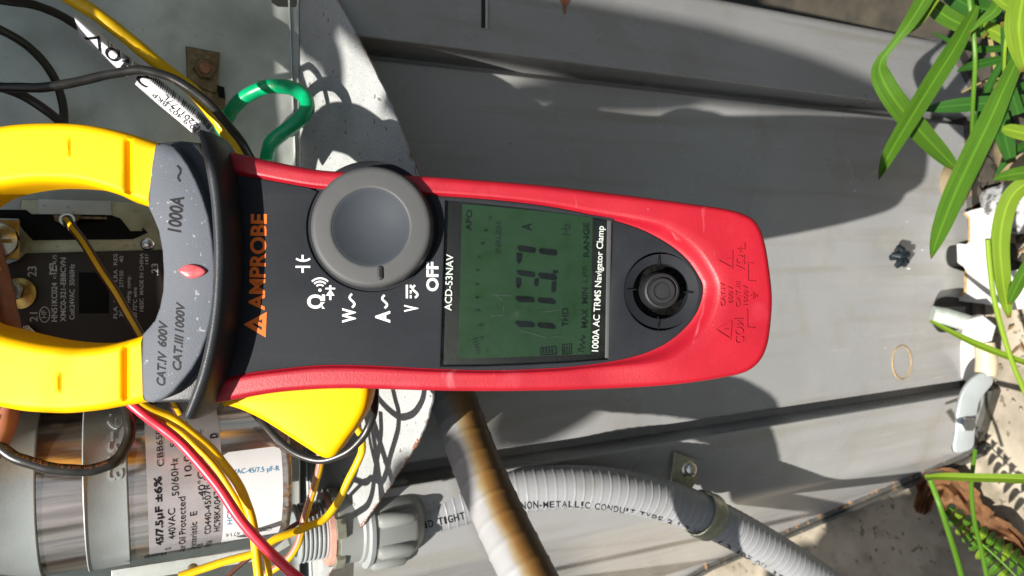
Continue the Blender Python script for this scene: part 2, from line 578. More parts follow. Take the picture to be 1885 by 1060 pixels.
def veined(m, dark, light):
    """parallel veins, a pale midrib and a dry tip, by position across and along the blade"""
    nt = m.node_tree
    N, L = nt.nodes, nt.links
    b = N['Principled BSDF']
    src = b.inputs['Base Color'].links[0].from_socket
    aa, al = N.new('ShaderNodeAttribute'), N.new('ShaderNodeAttribute')
    aa.attribute_name, al.attribute_name = 'across', 'along'
    cb = N.new('ShaderNodeCombineXYZ')
    L.new(aa.outputs['Fac'], cb.inputs[0]); L.new(al.outputs['Fac'], cb.inputs[1])
    mp = N.new('ShaderNodeMapping'); mp.inputs['Scale'].default_value = (9, 1.6, 1)
    L.new(cb.outputs[0], mp.inputs[0])
    nz = N.new('ShaderNodeTexNoise'); nz.inputs['Scale'].default_value = 1.6; nz.inputs['Detail'].default_value = 4
    L.new(mp.outputs[0], nz.inputs['Vector'])
    rp = N.new('ShaderNodeValToRGB')
    rp.color_ramp.elements[0].position, rp.color_ramp.elements[1].position = .34, .68
    rp.color_ramp.elements[0].color = tuple(dark) + (1,); rp.color_ramp.elements[1].color = tuple(light) + (1,)
    L.new(nz.outputs['Fac'], rp.inputs[0])
    mx = N.new('ShaderNodeMix'); mx.data_type = 'RGBA'; mx.inputs[0].default_value = .7
    L.new(src, mx.inputs[6]); L.new(rp.outputs[0], mx.inputs[7])
    ab = N.new('ShaderNodeMath'); ab.operation = 'ABSOLUTE'; L.new(aa.outputs['Fac'], ab.inputs[0])
    mr = N.new('ShaderNodeMapRange'); mr.inputs['From Min'].default_value = .02; mr.inputs['From Max'].default_value = .16
    mr.inputs['To Min'].default_value = .6; mr.inputs['To Max'].default_value = 0
    L.new(ab.outputs[0], mr.inputs['Value'])
    m2 = N.new('ShaderNodeMix'); m2.data_type = 'RGBA'
    L.new(mr.outputs[0], m2.inputs[0]); L.new(mx.outputs[2], m2.inputs[6]); m2.inputs[7].default_value = tuple(min(1, c * 1.5) for c in light) + (1,)
    tp = N.new('ShaderNodeMapRange'); tp.inputs['From Min'].default_value = .93; tp.inputs['From Max'].default_value = .99
    L.new(al.outputs['Fac'], tp.inputs['Value'])
    m3 = N.new('ShaderNodeMix'); m3.data_type = 'RGBA'
    L.new(tp.outputs[0], m3.inputs[0]); L.new(m2.outputs[2], m3.inputs[6]); m3.inputs[7].default_value = (.14, .10, .02, 1)
    for l in list(nt.links):
        if l.from_socket == src and l.to_node not in (mx,):
            to = l.to_socket
            nt.links.remove(l)
            L.new(m3.outputs[2], to)
veined(MT['leaf'], (.032, .085, .008), (.085, .19, .016))
veined(MT['leaf_dark'], (.013, .055, .008), (.035, .115, .014))
veined(MT['leaf_light'], (.105, .185, .012), (.20, .30, .025))

# ================================================================== the setting
YW, YP = .42, .385                      # back wall of the control box, front of the cabinet below it
WF = Frame((0, YW, .66), (0, 0, -1), (1, 0, 0))
PF = Frame((0, YP, .66), (0, 0, -1), (1, 0, 0))
Pc, Pf = onY(550, 420, YW), onY(800, 600, .31)
SF = Frame((0, YW, Pc.z), (0, Pf.y - YW, Pf.z - Pc.z), (1, 0, 0))
GF = Frame((0, .35, 0), (0, -1, 0), (1, 0, 0))
BF = Frame((0, .385, .035), (0, -1, 0), (1, 0, 0))

def grid_sheet(x0, x1, y0, y1, nx, ny, z):
    V = [Vector((x0 + (x1 - x0) * i / nx, y0 + (y1 - y0) * j / ny, z(x0 + (x1 - x0) * i / nx, y0 + (y1 - y0) * j / ny))) for j in range(ny + 1) for i in range(nx + 1)]
    return V, [(j * (nx + 1) + i, j * (nx + 1) + i + 1, (j + 1) * (nx + 1) + i + 1, (j + 1) * (nx + 1) + i) for j in range(ny) for i in range(nx)]

mk('ground', grid_sheet(-150, 150, -150, 150, 12, 12, lambda x, y: 0), MT['soil'], kind='structure', loc=(0, 0, 0))
def rough_z(x, y):
    return .004 + .0012 * sin(x * 61 + y * 23) * sin(y * 47 - x * 13)
mk('concrete_pad', grid_sheet(-.75, .045, .30, .95, 60, 60, rough_z), MT['slab'], kind='structure', loc=(-.3, .4, 0))

# ---- the cabinet of the air conditioner
ac = thing('air_conditioner', 'grey sheet metal air conditioner cabinet with its control compartment open', 'air conditioner', (0, .62, 0))
def fillet(P, r, n=4):
    out = [Vector(P[0])]
    for i in range(1, len(P) - 1):
        a, b, c_ = Vector(P[i - 1]), Vector(P[i]), Vector(P[i + 1])
        q = min(r, (a - b).length * .4, (c_ - b).length * .4)
        s_, e = b + (a - b).normalized() * q, b + (c_ - b).normalized() * q
        for k in range(n + 1):
            t = k / n
            out.append(s_ * (1 - t) ** 2 + b * 2 * t * (1 - t) + e * t * t)
    out.append(Vector(P[-1]))
    return out
A1, B1 = onY(1500, 741, .385).x, onY(1500, 772, .372).x
C1 = onY(1500, 893, .392)
D1 = onZ(1290, 1043, .02)
A2, B2 = onY(1000, 144, .385).x, onY(1000, 108, .371).x
C2 = onY(1500, 30, .398)
prof = [(D1.x - .25, D1.y + .35), (D1.x, D1.y), (C1.x, .392), (B1, .374), (B1 + .0012, .397), (A1 - .0008, .397), (A1, .385), (A2, .385), (A2 + .0015, .398), (B2 - .0006, .398), (B2, .371), (C2.x, .398), (C2.x + .05, .60), (C2.x + .05, D1.y + .35)]
prof = [Vector(q) for q in prof]
prof = [prof[0]] + [v for i in range(1, len(prof) - 1) for v in fillet(prof[i - 1:i + 2], (.0016 if i in (3, 6, 7, 10) else .0006) if 3 <= i <= 10 else .008)[1:-1]] + [prof[-1]]
zt = SF.O.z + (YP - YW) / SF.X.y * SF.X.z - .004
def extrude_profile(P, z0, z1, off=0.0):
    V, Fc = [], []
    for p in P:
        V += [Vector((p.x, p.y, z0)), Vector((p.x, p.y, z1))]
    for i in range(len(P) - 1):
        Fc.append((2 * i, 2 * i + 2, 2 * i + 3, 2 * i + 1))
    return V, Fc
mk('corner_panel', extrude_profile(prof, .018, zt), MT['panel'], ac, sharp=50)
# base pan under the panel, standing a little proud
pan = [Vector((p.x, p.y)) for p in prof]
pan_o = []
for i, p in enumerate(pan):
    t = (pan[min(i + 1, len(pan) - 1)] - pan[max(i - 1, 0)]).normalized()
    pan_o.append(p + Vector((t.y, -t.x)) * .004)
MT['pan'] = M('dark_base_pan', (.045, .043, .036), .5, .2, .3, 60, .2, 400, speck=(120, .62, (.22, .13, .06), .08, .7))
bp_ = extrude_profile(pan_o, .003, .0172)
n0 = len(bp_[0])
top = ([Vector((p.x, p.y, .0172)) for p in pan_o] + [Vector((p.x, p.y, .0178)) for p in pan], [(i, i + 1, len(pan) + i + 1, len(pan) + i) for i in range(len(pan) - 1)])
mk('base_pan', join(bp_, top), MT['pan'], ac)
for k, zz in enumerate((.006, .010, .014)):
    q = [Vector((p.x, p.y, zz)) + Vector((0, -.004, 0)) for p in pan_o if p.x < -.12]
    q = [a for i, a in enumerate(q) if i == 0 or (a - q[i - 1]).length > .002]
    if len(q) > 1:
        mk('base_rib', tube(q, .0022, 6), MT['pan'], ac)

# ---- control box: back wall, floor with rusty edge, side, cover above
hole = circ(530, -8, 26, 16)
mk('back_wall', plate(WF, [[(-420, -420), (551, -420), (551, 1500), (-420, 1500)], [(500, -40), (500, 4), (512, 12), (545, 13), (551 - 3, 4), (546, -40)]], 0, .0012, .0003), MT['galv'], ac)
crease = [SF.p(551, y, .0006) for y in (-300, 100, 500, 900, 1400)]
mk('fold', tube([Vector((p.x, YW - .0006, SF.O.z + .0006)) for p in crease], .0006, 8), MT['galv'], ac)
edge = [(585, -70), (602, -40), (621, 0), (651, 56), (690, 132), (724, 205), (751, 275), (771, 328), (782, 390), (791, 455), (799, 550), (801, 630), (797, 715), (787, 768), (768, 812), (737, 862), (700, 918), (660, 974), (625, 1026), (598, 1068), (560, 1125)]
edge = [tuple(p) for p in cr(edge, 6)]
jit = [(x + rnd.uniform(-.9, .9), y + rnd.uniform(-.9, .9)) for x, y in edge]
floor_loop = [(552, 1125), (552, -70)] + jit
mk('box_floor', plate(SF, [floor_loop], .0, .0014, .0002), MT['shelf'], ac)
mk('rusty_lip', tube([SF.p(x, y, -.0008 + rnd.uniform(-.0002, .0002)) for x, y in jit], [.00075 + rnd.uniform(-.0002, .00025) for _ in jit], 6), MT['rust'], ac)
# roof of the unit, out of the picture at the top: shades the wall
ROOFZ = .80
mk('top_cover', join(wbox(-.55, .50, .33, 1.15, ROOFZ, ROOFZ + .012), wbox(-.55, .50, .322, .33, ROOFZ - .02, ROOFZ + .012)), MT['panel'], ac)
mk('side_wall', wbox(.235, .24, .345, .9, .60, ROOFZ - .001), MT['panel'], ac)
mk('side_wall', wbox(-.36, -.355, .40, .9, .62, ROOFZ - .001), MT['panel'], ac)

# ---- details of the cabinet front
RB = Frame((B2, .371, .66), (0, 0, -1), (C2.x - B2, .398 - .371, 0))
fnR = RB.p
fnP = PF.p
mk('slot', join(poly(fnR, [(886, -40), (894, -40), (894, 51), (886, 51)], .0004)), MT['black_slot'], ac, smooth=False)
mk('slot_edge', join(box(RB, 894.3, -40, 897.5, 52, 0, .0009)), MT['white_steel'], ac, smooth=False)
mk('rust_drip', poly(fnR, [(1031, -20), (1052, -20), (1049, 3), (1043, 10), (1041, 25), (1037, 24), (1036, 8), (1031, 2)], .0003), MT['copper'], ac, smooth=False)
kn = cr([(x, y) for x, y in circ(1660, 667, 17.5, 31, 20)], 3, True)
mk('knockout', tube([PF.p(x, y, .0001) for x, y in kn] + [PF.p(kn[0].x, kn[0].y, .0001)], .0006, 6), MT['rim'], ac)
mk('panel_slot', poly(fnP, [tuple(p) for p in cr([(1742, 470), (1746, 455), (1757, 451), (1770, 452), (1778, 470), (1780, 499), (1766, 497), (1750, 491), (1744, 484)], 4, True)], .0006), MT['black_slot'], ac, smooth=False)
mk('panel_slot', poly(fnP, [tuple(p) for p in cr([(1713, 585), (1716, 565), (1728, 550), (1748, 546), (1785, 552), (1806, 556), (1806, 600), (1770, 606), (1735, 612), (1722, 604)], 4, True)], .0006), MT['black_slot'], ac, smooth=False)
for x, y, a in ((1573, 351, 5), (1566, 335, 3), (1669, 408, 4), (1697, 460, 5), (1672, 494, 7), (1630, 640, 3), (1102, 72, 5), (938, 264, 6), (1720, 790, 4), (720, 52, 4)):
    fr = fnR if y < 110 else fnP
    a *= .55
    p = [(x + a * (cos(t) + .3 * rnd.random()), y + .55 * a * (sin(t) + .3 * rnd.random())) for t in [i * pi / 3 for i in range(6)]]
    mk('paint_chip', poly(fr, p, .0003), MT['white_print'] if y > 300 else MT['rim'], ac, smooth=False)
# pale painted base rail with notches
rail = [(1774, 392), (1783, 402), (1783, 446), (1764, 448), (1757, 456), (1758, 472), (1763, 484), (1777, 497), (1776, 538), (1765, 545), (1744, 545), (1743, 551), (1809, 559), (1884, 568), (1886, 499), (1852, 497), (1846, 450), (1832, 412), (1819, 382)]
rail = [tuple(p) for p in cr(rail, 3, True)]
mk('base_rail', plate(BF, [rail], .0, .003, .0004), MT['white_steel'], ac)
mk('base_rail', plate(BF, [[(1767, 626), (1765, 692), (1777, 703), (1802, 684), (1805, 629)]], .0, .003, .0008), MT['white_steel'], ac)
mk('rust_seam', stroke(BF.p, [(1774, 392), (1784, 402), (1784, 446)], 4, .0004), MT['rim'], ac, smooth=False)
mk('rust_seam', stroke(BF.p, [(1778, 498), (1777, 537), (1767, 545)], 5, .0004), MT['rim'], ac, smooth=False)
# curved foot bracket
FB = Frame(atD(1790, 760, .575), Rr, Ur)
mk('foot_bracket', plate(FB, [[tuple(p) for p in cr([(1812, 686), (1790, 697), (1772, 722), (1763, 755), (1760, 795), (1757, 832), (1790, 826), (1796, 795), (1799, 765), (1806, 735), (1830, 702)], 4, True)]], 0, .004, .0012), MT['strap'], ac)
mk('bolt', lathe(FB.p(1780, 780, 0), FB.Z, [(.0058, 0), (.0058, .003), (.0052, .0036), (0, .0036)], 6, FB.X), MT['steel'], ac, sharp=20)

# ---- big hex bolt, rod and pipe at the base
BO = Frame(atD(1790, 602, .57), Rr, Ur)
bt = thing('hex_bolt', 'large cream hex head bolt on a pale green rod at the foot of the cabinet', 'bolt', onZ(1790, 600, .035))
ax = (BO.Z + Vector((0, 0, .5))).normalized()
mk('bolt_head', lathe(BO.p(1797, 606, -.008), ax, [(.012, -.004), (.012, .008), (.0108, .0095), (0, .0098)], 6, BO.X, .3), MT['cream'], bt, sharp=20)
mk('rod', tube([BO.p(1716, 578, -.012), BO.p(1740, 582, -.010), BO.p(1790, 598, -.008)], .0066, 14), MT['verdigris'], bt)
mk('pipe_stub', tube([BO.p(1812, 632, -.014), BO.p(1816, 665, -.012), BO.p(1814, 690, -.012)], [.0072, .0078, .0078], 16), MT['tan'], thing('pipe', 'short tan pipe stub beside the white base rail', 'pipe', onZ(1814, 670, .004)))

# ---- push clip on the panel
pc = thing('push_clip', 'small black plastic push clip sticking out of the grey panel', 'clip', PF.p(1640, 475, 0))
O_ = PF.p(1640, 474, 0)
mk('stem', lathe(O_, PF.Z, [(.0024, 0), (.0024, .0105), (0, .012)], 12), MT['navy'], pc)
hv = []
for k in range(5):
    a = 2 * pi * k / 5 + .4
    hv.append(tube([O_ + PF.Z * .0085, O_ + PF.Z * .0100 + (PF.X * cos(a) + PF.Y * sin(a)) * .0056, O_ + PF.Z * .0070 + (PF.X * cos(a) + PF.Y * sin(a)) * .0090], [.0034, .0032, .0018], 8))
mk('head', join(*hv), MT['navy'], pc)

# ---- loose things on the ground
def blob(c, r, seed, sq=(1, 1, 1), amp=.25, n=3):
    bm = bmesh.new()
    bmesh.ops.create_icosphere(bm, subdivisions=n, radius=1)
    q = random.Random(seed)
    ks = [(Vector((q.uniform(-1, 1), q.uniform(-1, 1), q.uniform(-1, 1))) * q.uniform(1.5, 4.5), q.uniform(0, 6)) for _ in range(7)]
    for v in bm.verts:
        d = v.co.copy()
        k = 1 + amp * sum(sin(d.dot(a) + b) for a, b in ks) / 4
        v.co = Vector((d.x * sq[0], d.y * sq[1], d.z * sq[2])) * (k * r)
    bm.verts.index_update()
    g = [Vector(c) + v.co for v in bm.verts], [tuple(v.index for v in f.verts) for f in bm.faces]
    bm.free()
    return g
mk('stone', blob(onZ(1742, 352, .035) + Vector((0, .0, .004)), .021, 3, (1, .9, .8), .15, 4), MT['stone'], label='rounded brown stone half shaded under the blades by the rail', cat='stone')
mk('foam_lump', blob(onZ(1862, 372, .02), .020, 5, (1.1, 1, .7), .35, 4), MT['foam'], label='frothy white foam lump lying at the end of the base rail', cat='foam')
mk('foam_lump', blob(onZ(1880, 290, .02), .022, 9, (1.1, 1, .7), .35, 4), MT['stone'], label='pale grey clod of earth between the broad blades', cat='clod')
lit = []
for i in range(130):
    t = rnd.random()
    x, y = 1240 + 440 * t + rnd.gauss(0, 8), 1052 - 185 * t + rnd.gauss(0, 6)
    p = onZ(x, y, .012 + rnd.random() * .012)
    lit.append(blob(p, rnd.uniform(.0012, .0034), i, (1.6, .9, .5), .4, 1))
mk('leaf_litter', join(*lit), MT['debris'], kind='stuff', label='crumbs of dry leaf litter along the foot of the cabinet', cat='litter')
peb = []
for i in range(160):
    x, y = rnd.uniform(1560, 1885), rnd.uniform(560, 1060)
    p = onZ(x, y, .006)
    if p.y < .40 and p.x < .04:
        peb.append(blob(p, rnd.uniform(.0008, .0022), i + 500, (1.3, 1, .6), .35, 1))
mk('grit', join(*peb), MT['slab'], kind='stuff', label='scattered grit on the concrete beside the cabinet', cat='grit')
mud = []
for i in range(150):
    x, y = rnd.uniform(1790, 1900), rnd.uniform(180, 500)
    mud.append(blob(onZ(x, y, .006), rnd.uniform(.002, .007), i + 900, (1.2, 1, .7), .4, 1))
mk('soil_crumbs', join(*mud), MT['soil'], kind='stuff', label='dark crumbly soil under the green blades', cat='soil')

ch = []
for i in range(150):
    x, y = rnd.uniform(1790, 1900), rnd.uniform(395, 700)
    p = onZ(x, y, .006 + rnd.random() * .004)
    if p.y < .345 or rnd.random() < .12:
        a = rnd.uniform(0, pi)
        d = Vector((cos(a), sin(a), rnd.uniform(-.2, .3)))
        L_ = rnd.uniform(.003, .011)
        ch.append(tube([p - d * L_, p + Vector((0, 0, .0012)), p + d * L_], [.0005, rnd.uniform(.0008, .0018), .0004], 5))
mk('twig_litter', join(*ch), MT['debris'], kind='stuff', label='broken twigs and bark on the ground at the right edge', cat='litter')

# ================================================================== inside the control box
# ---- contactor
CFY = .388
CF = Frame((0, CFY, .66), (0, 0, -1), (1, 0, 0))
TK = YW - CFY
ct = thing('contactor', 'brown black contactor relay with white printed ratings seen through the clamp jaw', 'contactor', onY(150, 540, YW))
mk('housing', join(plate(CF, [[(-90, 520), (30, 480), (48, 466), (240, 461), (330, 459), (330, 600), (262, 612), (252, 640), (-90, 640)]], 0, .030, .0008),
                   plate(CF, [[(-90, 640), (270, 634), (270, 700), (-90, 700)]], -.006, .024, .0008)), MT['contactor'], ct)
mk('mounting_plate', plate(CF, [[(38, 366), (262, 372), (300, 395), (318, 470), (240, 475), (36, 475), (34, 440)]], -.005, .003, .0005), MT['zinc'], ct)
mk('coil_recess', plate(CF, [[(-80, 385), (48, 386), (58, 394), (205, 396), (222, 402), (240, 425), (262, 425), (262, 418), (272, 428), (245, 440), (60, 442), (38, 418), (34, 402), (-80, 400)]], -.0035, .001, .0002), MT['black'], ct)
mk('mounting_plate', plate(CF, [[(70, 366), (205, 370), (205, 396), (70, 394)]], -.003, .0018, .0003), MT['galv'], ct)
mk('window', plate(CF, [[(145, 501), (201, 501), (201, 577), (145, 577)]], .0002, .001, .0003), MT['black'], ct)
fnC = CF.p
up = lambda x, ya, yb: ((x, ya), (x, yb))
T = []
def ctext(s, x, ya, yb, cap, bold=.0):
    T.append(text(fnC, s, (x, ya), (x, yb), cap, .00012, bold))
ctext('23', 67, 509, 490, 16, .015)
ctext('21', 69, 592, 575, 14)
ctext('HF', 86, 585, 571, 10)
T.append(stroke(fnC, circ(82, 579, 9.5, 14, 30), 1.6, closed=True))
ctext('HN51KC024', 105, 592, 520, 10, .02)
ctext('c', 103, 513, 507, 7)
ctext('US', 104, 482, 469, 7)
T.append(stroke(fnC, [(103, 484), (92, 486), (92, 494), (97, 495), (97, 486)], 2.6))
T.append(stroke(fnC, [(92, 497), (104, 498), (103, 488)], 2.6))
T.append(stroke(fnC, [(104, 503), (92, 504), (93, 499)], 2.6))
ctext('XMC0-321-EBBCVN', 121, 592, 474, 9.5, .02)
ctext('Coil:24VAC  50/60Hz', 137, 588, 486, 9, .015)
for s, x, a, b, cp in (('FLA', 216, 586, 564, 7), ('V', 216, 556, 549, 7), ('LRA', 216, 518, 496, 7), ('RES', 216, 488, 467, 7), ('30', 227, 583, 570, 7), ('277', 227, 529, 514, 7), ('150', 227, 512, 498, 7), ('40', 227, 483, 471, 7),
                       ('refrig. comp.', 240, 557, 507, 7), ('60 75°C wire', 252, 585, 529, 7), ('HESC  MADE IN CHINA', 264, 573, 466, 7), ('1437', 273, 486, 467, 6)):
    ctext(s, x, a, b, cp, .008)
ctext('.23', 291, 507, 485, 12, .01)
mk('lettering', join(*T), MT['white_print'], ct, smooth=False)
# terminals
mk('terminal_plate', plate(CF, [[(-60, 403), (36, 405), (36, 477), (-60, 477)]], .006, .002, .0004), MT['brass'], ct)
S0 = CF.p(-4, 442, .006)
scr = mk('screw', join(lathe(S0, CF.Z, [(.0079, 0), (.0079, .0012), (.0072, .0024), (.004, .0033), (0, .0036)], 32)), MT['steel'], ct)
mk('cross_slot', join(box(CF, -30, 440, 22, 447, .006, .0098), box(CF, -8, 418, -1, 466, .006, .0098)), MT['brass'], scr, smooth=False)
S1 = CF.p(22, 535, .0)
mk('screw', join(lathe(S1 + CF.Z * .004, CF.Z, [(.0050, 0), (.0050, .003), (.004, .0042), (0, .0045)], 6, CF.X, .2)), MT['steel'], ct, sharp=20)
mk('washer', lathe(CF.p(38, 540, 0), (CF.Z - CF.X * .35), [(.0068, 0), (.0068, .0012), (.003, .0025), (0, .0025)], 32), MT['brass'], ct)
mk('spade_terminal', plate(CF, [[(42, 600), (52, 598), (72, 618), (74, 640), (60, 640), (46, 628)]], .003, .0016, .0003), MT['steel'], ct)
mk('terminal_ring', ringlathe(CF.p(124, 407, .004), CF.Z + CF.Y * .4, [(.0022, 0), (.0031, 0), (.0031, .0016), (.0022, .0016)], 24), MT['steel'], ct)
mk('terminal_tab', plate(CF, [[(98, 396), (150, 396), (150, 402), (196, 403), (196, 400), (150, 399), (140, 412), (112, 412), (100, 405)]], -.002, .001, .0002), MT['oldbrass'], ct)
mk('side_screw', lathe(CF.p(271, 450, -.004), CF.Z, [(.003, 0), (.003, .002), (.002, .003), (0, .0032)], 20), MT['steel'], ct)

# ---- capacitor
YC, RC = .384, .036
def capx(px, py):
    r = ray(px, py)
    return r
zb = onY(529, 900, YC - .02).z
XC = -.0815
CB = Vector((XC, YC, zb))
zup = Vector((0, 0, 1))
cp = thing('capacitor', 'silver brushed metal run capacitor with printed labels under two metal straps', 'capacitor', CB)
mk('can', lathe(CB, zup, [(0, .0006), (RC - .004, .0006), (RC - .0025, 0), (RC - .0005, .0004), (RC, .0016), (RC, .0026), (RC - .0007, .0040), (RC - .0007, .19), (0, .19)], 96), MT['can'], cp)
rcs = RC - .0007
def cyl(arc, z, h=0):
    a = arc / rcs
    return Vector((XC + (rcs + h) * sin(a), YC - (rcs + h) * cos(a), z))
def cyl_px(px, py, h=.0002):
    r = ray(px, py)
    o = CAM - Vector((XC, YC, 0))
    A = r.x ** 2 + r.y ** 2
    B = 2 * (o.x * r.x + o.y * r.y)
    C = o.x ** 2 + o.y ** 2 - (rcs + h) ** 2
    dsc = B * B - 4 * A * C
    t = (-B - sqrt(max(dsc, 0))) / (2 * A)
    p = CAM + r * t
    return (atan2(p.x - XC, YC - p.y) * rcs, p.z)
def wrap(a0, a1, z0, z1, h, n=48, rr=.0):
    V, Fc = [], []
    for i in range(n + 1):
        t = i / n
        a = a0 + (a1 - a0) * t
        d = min(t, 1 - t) * abs(a1 - a0)
        q = rr - sqrt(max(0, rr * rr - (rr - min(d, rr)) ** 2)) if rr else 0
        V += [cyl(a, z0 + q, h), cyl(a, z1 - q, h)]
    return V, [(2 * i, 2 * i + 2, 2 * i + 3, 2 * i + 1) for i in range(n)]
zl = lambda x, y=900: cyl_px(x, y)[1]
mk('silver_label', wrap(-1.02 * rcs, 1.35 * rcs, zl(412, 930), zl(271, 900), .00012), MT['label_silver'], cp)
a_lo, a_hi = cyl_px(500, 993)[0], cyl_px(470, 826)[0]
mk('white_label', wrap(a_lo, a_hi, zl(521, 900), zl(411, 920), .00016, rr=.003), MT['label_white'], cp)
T, T2 = [], []
def cap_text(s, p0, p1, cap, bold=0.0, dst=T, slant=0, res=4):
    q0, q1 = cyl_px(*p0), cyl_px(*p1)
    z = (q0[1] + q1[1]) / 2
    k = YC - rcs - CAM.y
    # plain surface coordinates: arc to the right, z up; text() works with y downwards
    f = lambda x, y, h: cyl(x, -y, h)
    dst.append(text(f, s, (q0[0], -z), (q1[0], -z), cap, .0003, bold, 0, slant, res))
PXM = .000205
cap_text('45/7.5µF ±6%', (291, 1004), (305, 875), 13 * PXM, .03)
cap_text('CBB65B', (301, 858), (298, 790), 12 * PXM, .0)
cap_text('440VAC', (317, 992), (327, 934), 13 * PXM)
cap_text('50/60Hz', (328, 912), (327, 843), 13 * PXM)
cap_text('SH', (326, 822), (324, 800), 13 * PXM)
cap_text('Castor Oil Protected', (330, 1027), (350, 912), 13 * PXM)
cap_text('10,000AFC', (350, 876), (347, 775), 13 * PXM)
cap_text('Characteristic  E', (350, 1023), (371, 939), 13 * PXM)
cap_text('-40°C to 70°C', (373, 920), (374, 790), 13 * PXM)
cap_text('In-PCB', (366, 1024), (378, 999), 12 * PXM)
cap_text('CD440-4507R-0', (382, 983), (391, 874), 12 * PXM)
cap_text('U187356', (382, 1024), (396, 993), 12 * PXM)
cap_text('HC98KA047', (399, 978), (409, 902), 12 * PXM)
cap_text('D', (400, 806), (399, 797), 14 * PXM, .03)
oc = cyl_px(286, 1023)
fcy = lambda x, y, h: cyl(x, y, h)
for k in (1.0, .72):
    T.append(stroke(fcy, circ(oc[0], oc[1], .0042 * k, .0042 * k, 28), .0006, .0003, closed=True))
T.append(stroke(fcy, [(oc[0] - .002, oc[1] - .0015), (oc[0], oc[1] + .002), (oc[0] + .002, oc[1] - .0015)], .0007, .0003))
T.append(stroke(fcy, circ(cyl_px(309, 1010)[0], cyl_px(309, 1010)[1], .001, .001, 14), .0004, .0003, closed=True))
mk('lettering', join(*T), MT['black_print'], cp, smooth=False)
T2 = []
fpx = lambda x, y, h: cyl(*cyl_px(x, y), h)
T2.append(text(fpx, 'VAC-45/7.5 µF-R', (428, 873), (514, 866), 9, .0003, .0))
T2.append(text(fpx, 'HC98KA', (427, 965), (426, 912), 9, .0003))
mk('lettering', join(*T2), MT['cyan_print'], cp, smooth=False)
mk('lettering', join(text(fpx, 'C%US CE 4714', (499, 969), (415, 982), 7, .0003)), MT['grey_print'], cp, smooth=False)
# straps round the can
def strap(xa, xb, label, name='metal_strap'):
    z0, z1 = zl(xb, 900), zl(xa, 900)
    O = Vector((XC, YC, z0))
    L_ = z1 - z0
    r0, r1 = rcs + .00015, rcs + .0013
    o = thing(name, label, 'strap', Vector((XC, YW, z0)), 'metal straps round the capacitor')
    mk('band', ringlathe(O, zup, [(r0, 0), (r1 - .0004, 0), (r1, .0004), (r1, L_ - .0012), (r1 + .0006, L_ - .0004), (r1 + .0002, L_), (r0, L_)], 96), MT['strap'], o)
    return o, z0, z1, r1
s1, z0, z1, r1 = strap(152, 235, 'wide metal strap round the capacitor embossed with figures')
e = []
fe = lambda x, y, h: Vector((XC + (r1 + h) * sin(x / r1), YC - (r1 + h) * cos(x / r1), y))
def down_text(s, pa, pb, cap):
    qa, qb = cyl_px(*pa, .0013), cyl_px(*pb, .0013)
    return text(fe, s, (qa[0], qa[1]), (qb[0], qa[1]), -cap, .00002, 0, .0004)
for ch, ya, yb in (('6', 742, 762), ('9', 765, 788), ('-', 792, 808), ('3', 812, 830), ('3', 838, 858), ('3', 864, 885)):
    e.append(down_text(ch, (198, ya), (198, yb), 33 * PXM * .8))
mk('embossing', join(*e), MT['strap'], s1)
strap(-60, 64, 'left hand plain metal strap round the capacitor under the black loop')
# bottom shelf strip under the can
mk('clip_rail', plate(Frame((0, .36, .66), (0, 0, -1), (1, 0, 0)), [[(205, 1050), (480, 1008), (530, 990), (535, 1004), (490, 1030), (330, 1056), (205, 1075)]], 0, .002, .0004), MT['galv'], ac)
mk('screw', lathe(onY(355, 1046, .352), (0, -1, 0), [(.0022, 0), (.0022, .0015), (0, .0022)], 16), MT['oldbrass'], ac)

# ---- nut clips and bolts on the wall
nc = thing('nut_clip', 'square tarnished brass clip with a hex nut on the back wall', 'clip', WF.p(372, 130, 0), 'tarnished clips on the back wall')
mk('clip_plate', plate(WF, [[(342, 84), (405, 96), (399, 172), (345, 152)]], .0045, .003, .0006), MT['oldbrass'], nc)
N0 = WF.p(376, 128, .0045)
mk('nut', lathe(N0, WF.Z, [(.0056, 0), (.0056, .002), (.0048, .0028), (.0036, .0028), (.0034, .0012), (0, .0012)], 6, WF.X), MT['oldbrass'], nc, sharp=20)
mk('bolt_end', lathe(N0, WF.Z, [(.0033, 0), (.0033, .0034), (.0028, .004), (0, .004)], 24), MT['copper'], nc)
n2 = thing('nut_clip', 'small folded tarnished clip below the square nut clip', 'clip', WF.p(390, 190, 0), 'tarnished clips on the back wall')
mk('clip_plate', join(plate(WF, [[(372, 160), (403, 170), (415, 180), (414, 214), (380, 214)]], .003, .002, .0004)), MT['oldbrass'], n2)
mk('clip_gap', plate(WF, [[(400, 156), (413, 160), (415, 182), (402, 178)]], .0034, .001, .0002), MT['black'], n2)
mk('rubber_plug', lathe(SF.p(516, 298, .0) , (0, -.25, 1), [(.0085, 0), (.0085, .0035), (.0075, .005), (0, .0052)], 28), MT['button'], label='black rubber plug beside the end of the green wire', cat='plug')
# screw heads and mounting block beside the capacitor, half hidden by the trigger
hb = thing('terminal_bracket', 'dirty metal bracket with a shiny screw between capacitor and yellow trigger', 'bracket', onY(450, 790, .40))
HB = Frame((0, .375, .66), (0, 0, -1), (1, 0, 0))
mk('bracket_plate', join(plate(HB, [[(395, 738), (560, 738), (560, 830), (410, 822), (405, 760)]], -.002, .012, .0008)), MT['oldbrass'], hb)
mk('bracket_lip', plate(HB, [[(400, 742), (440, 750), (430, 765), (395, 760)]], .001, .0012, .0003), MT['zinc'], hb)
mk('screw', lathe(HB.p(455, 783, -.001), HB.Z - HB.Y * .2, [(.0026, 0), (.0026, .003), (.0018, .0048), (0, .0052)], 20), MT['steel'], hb)

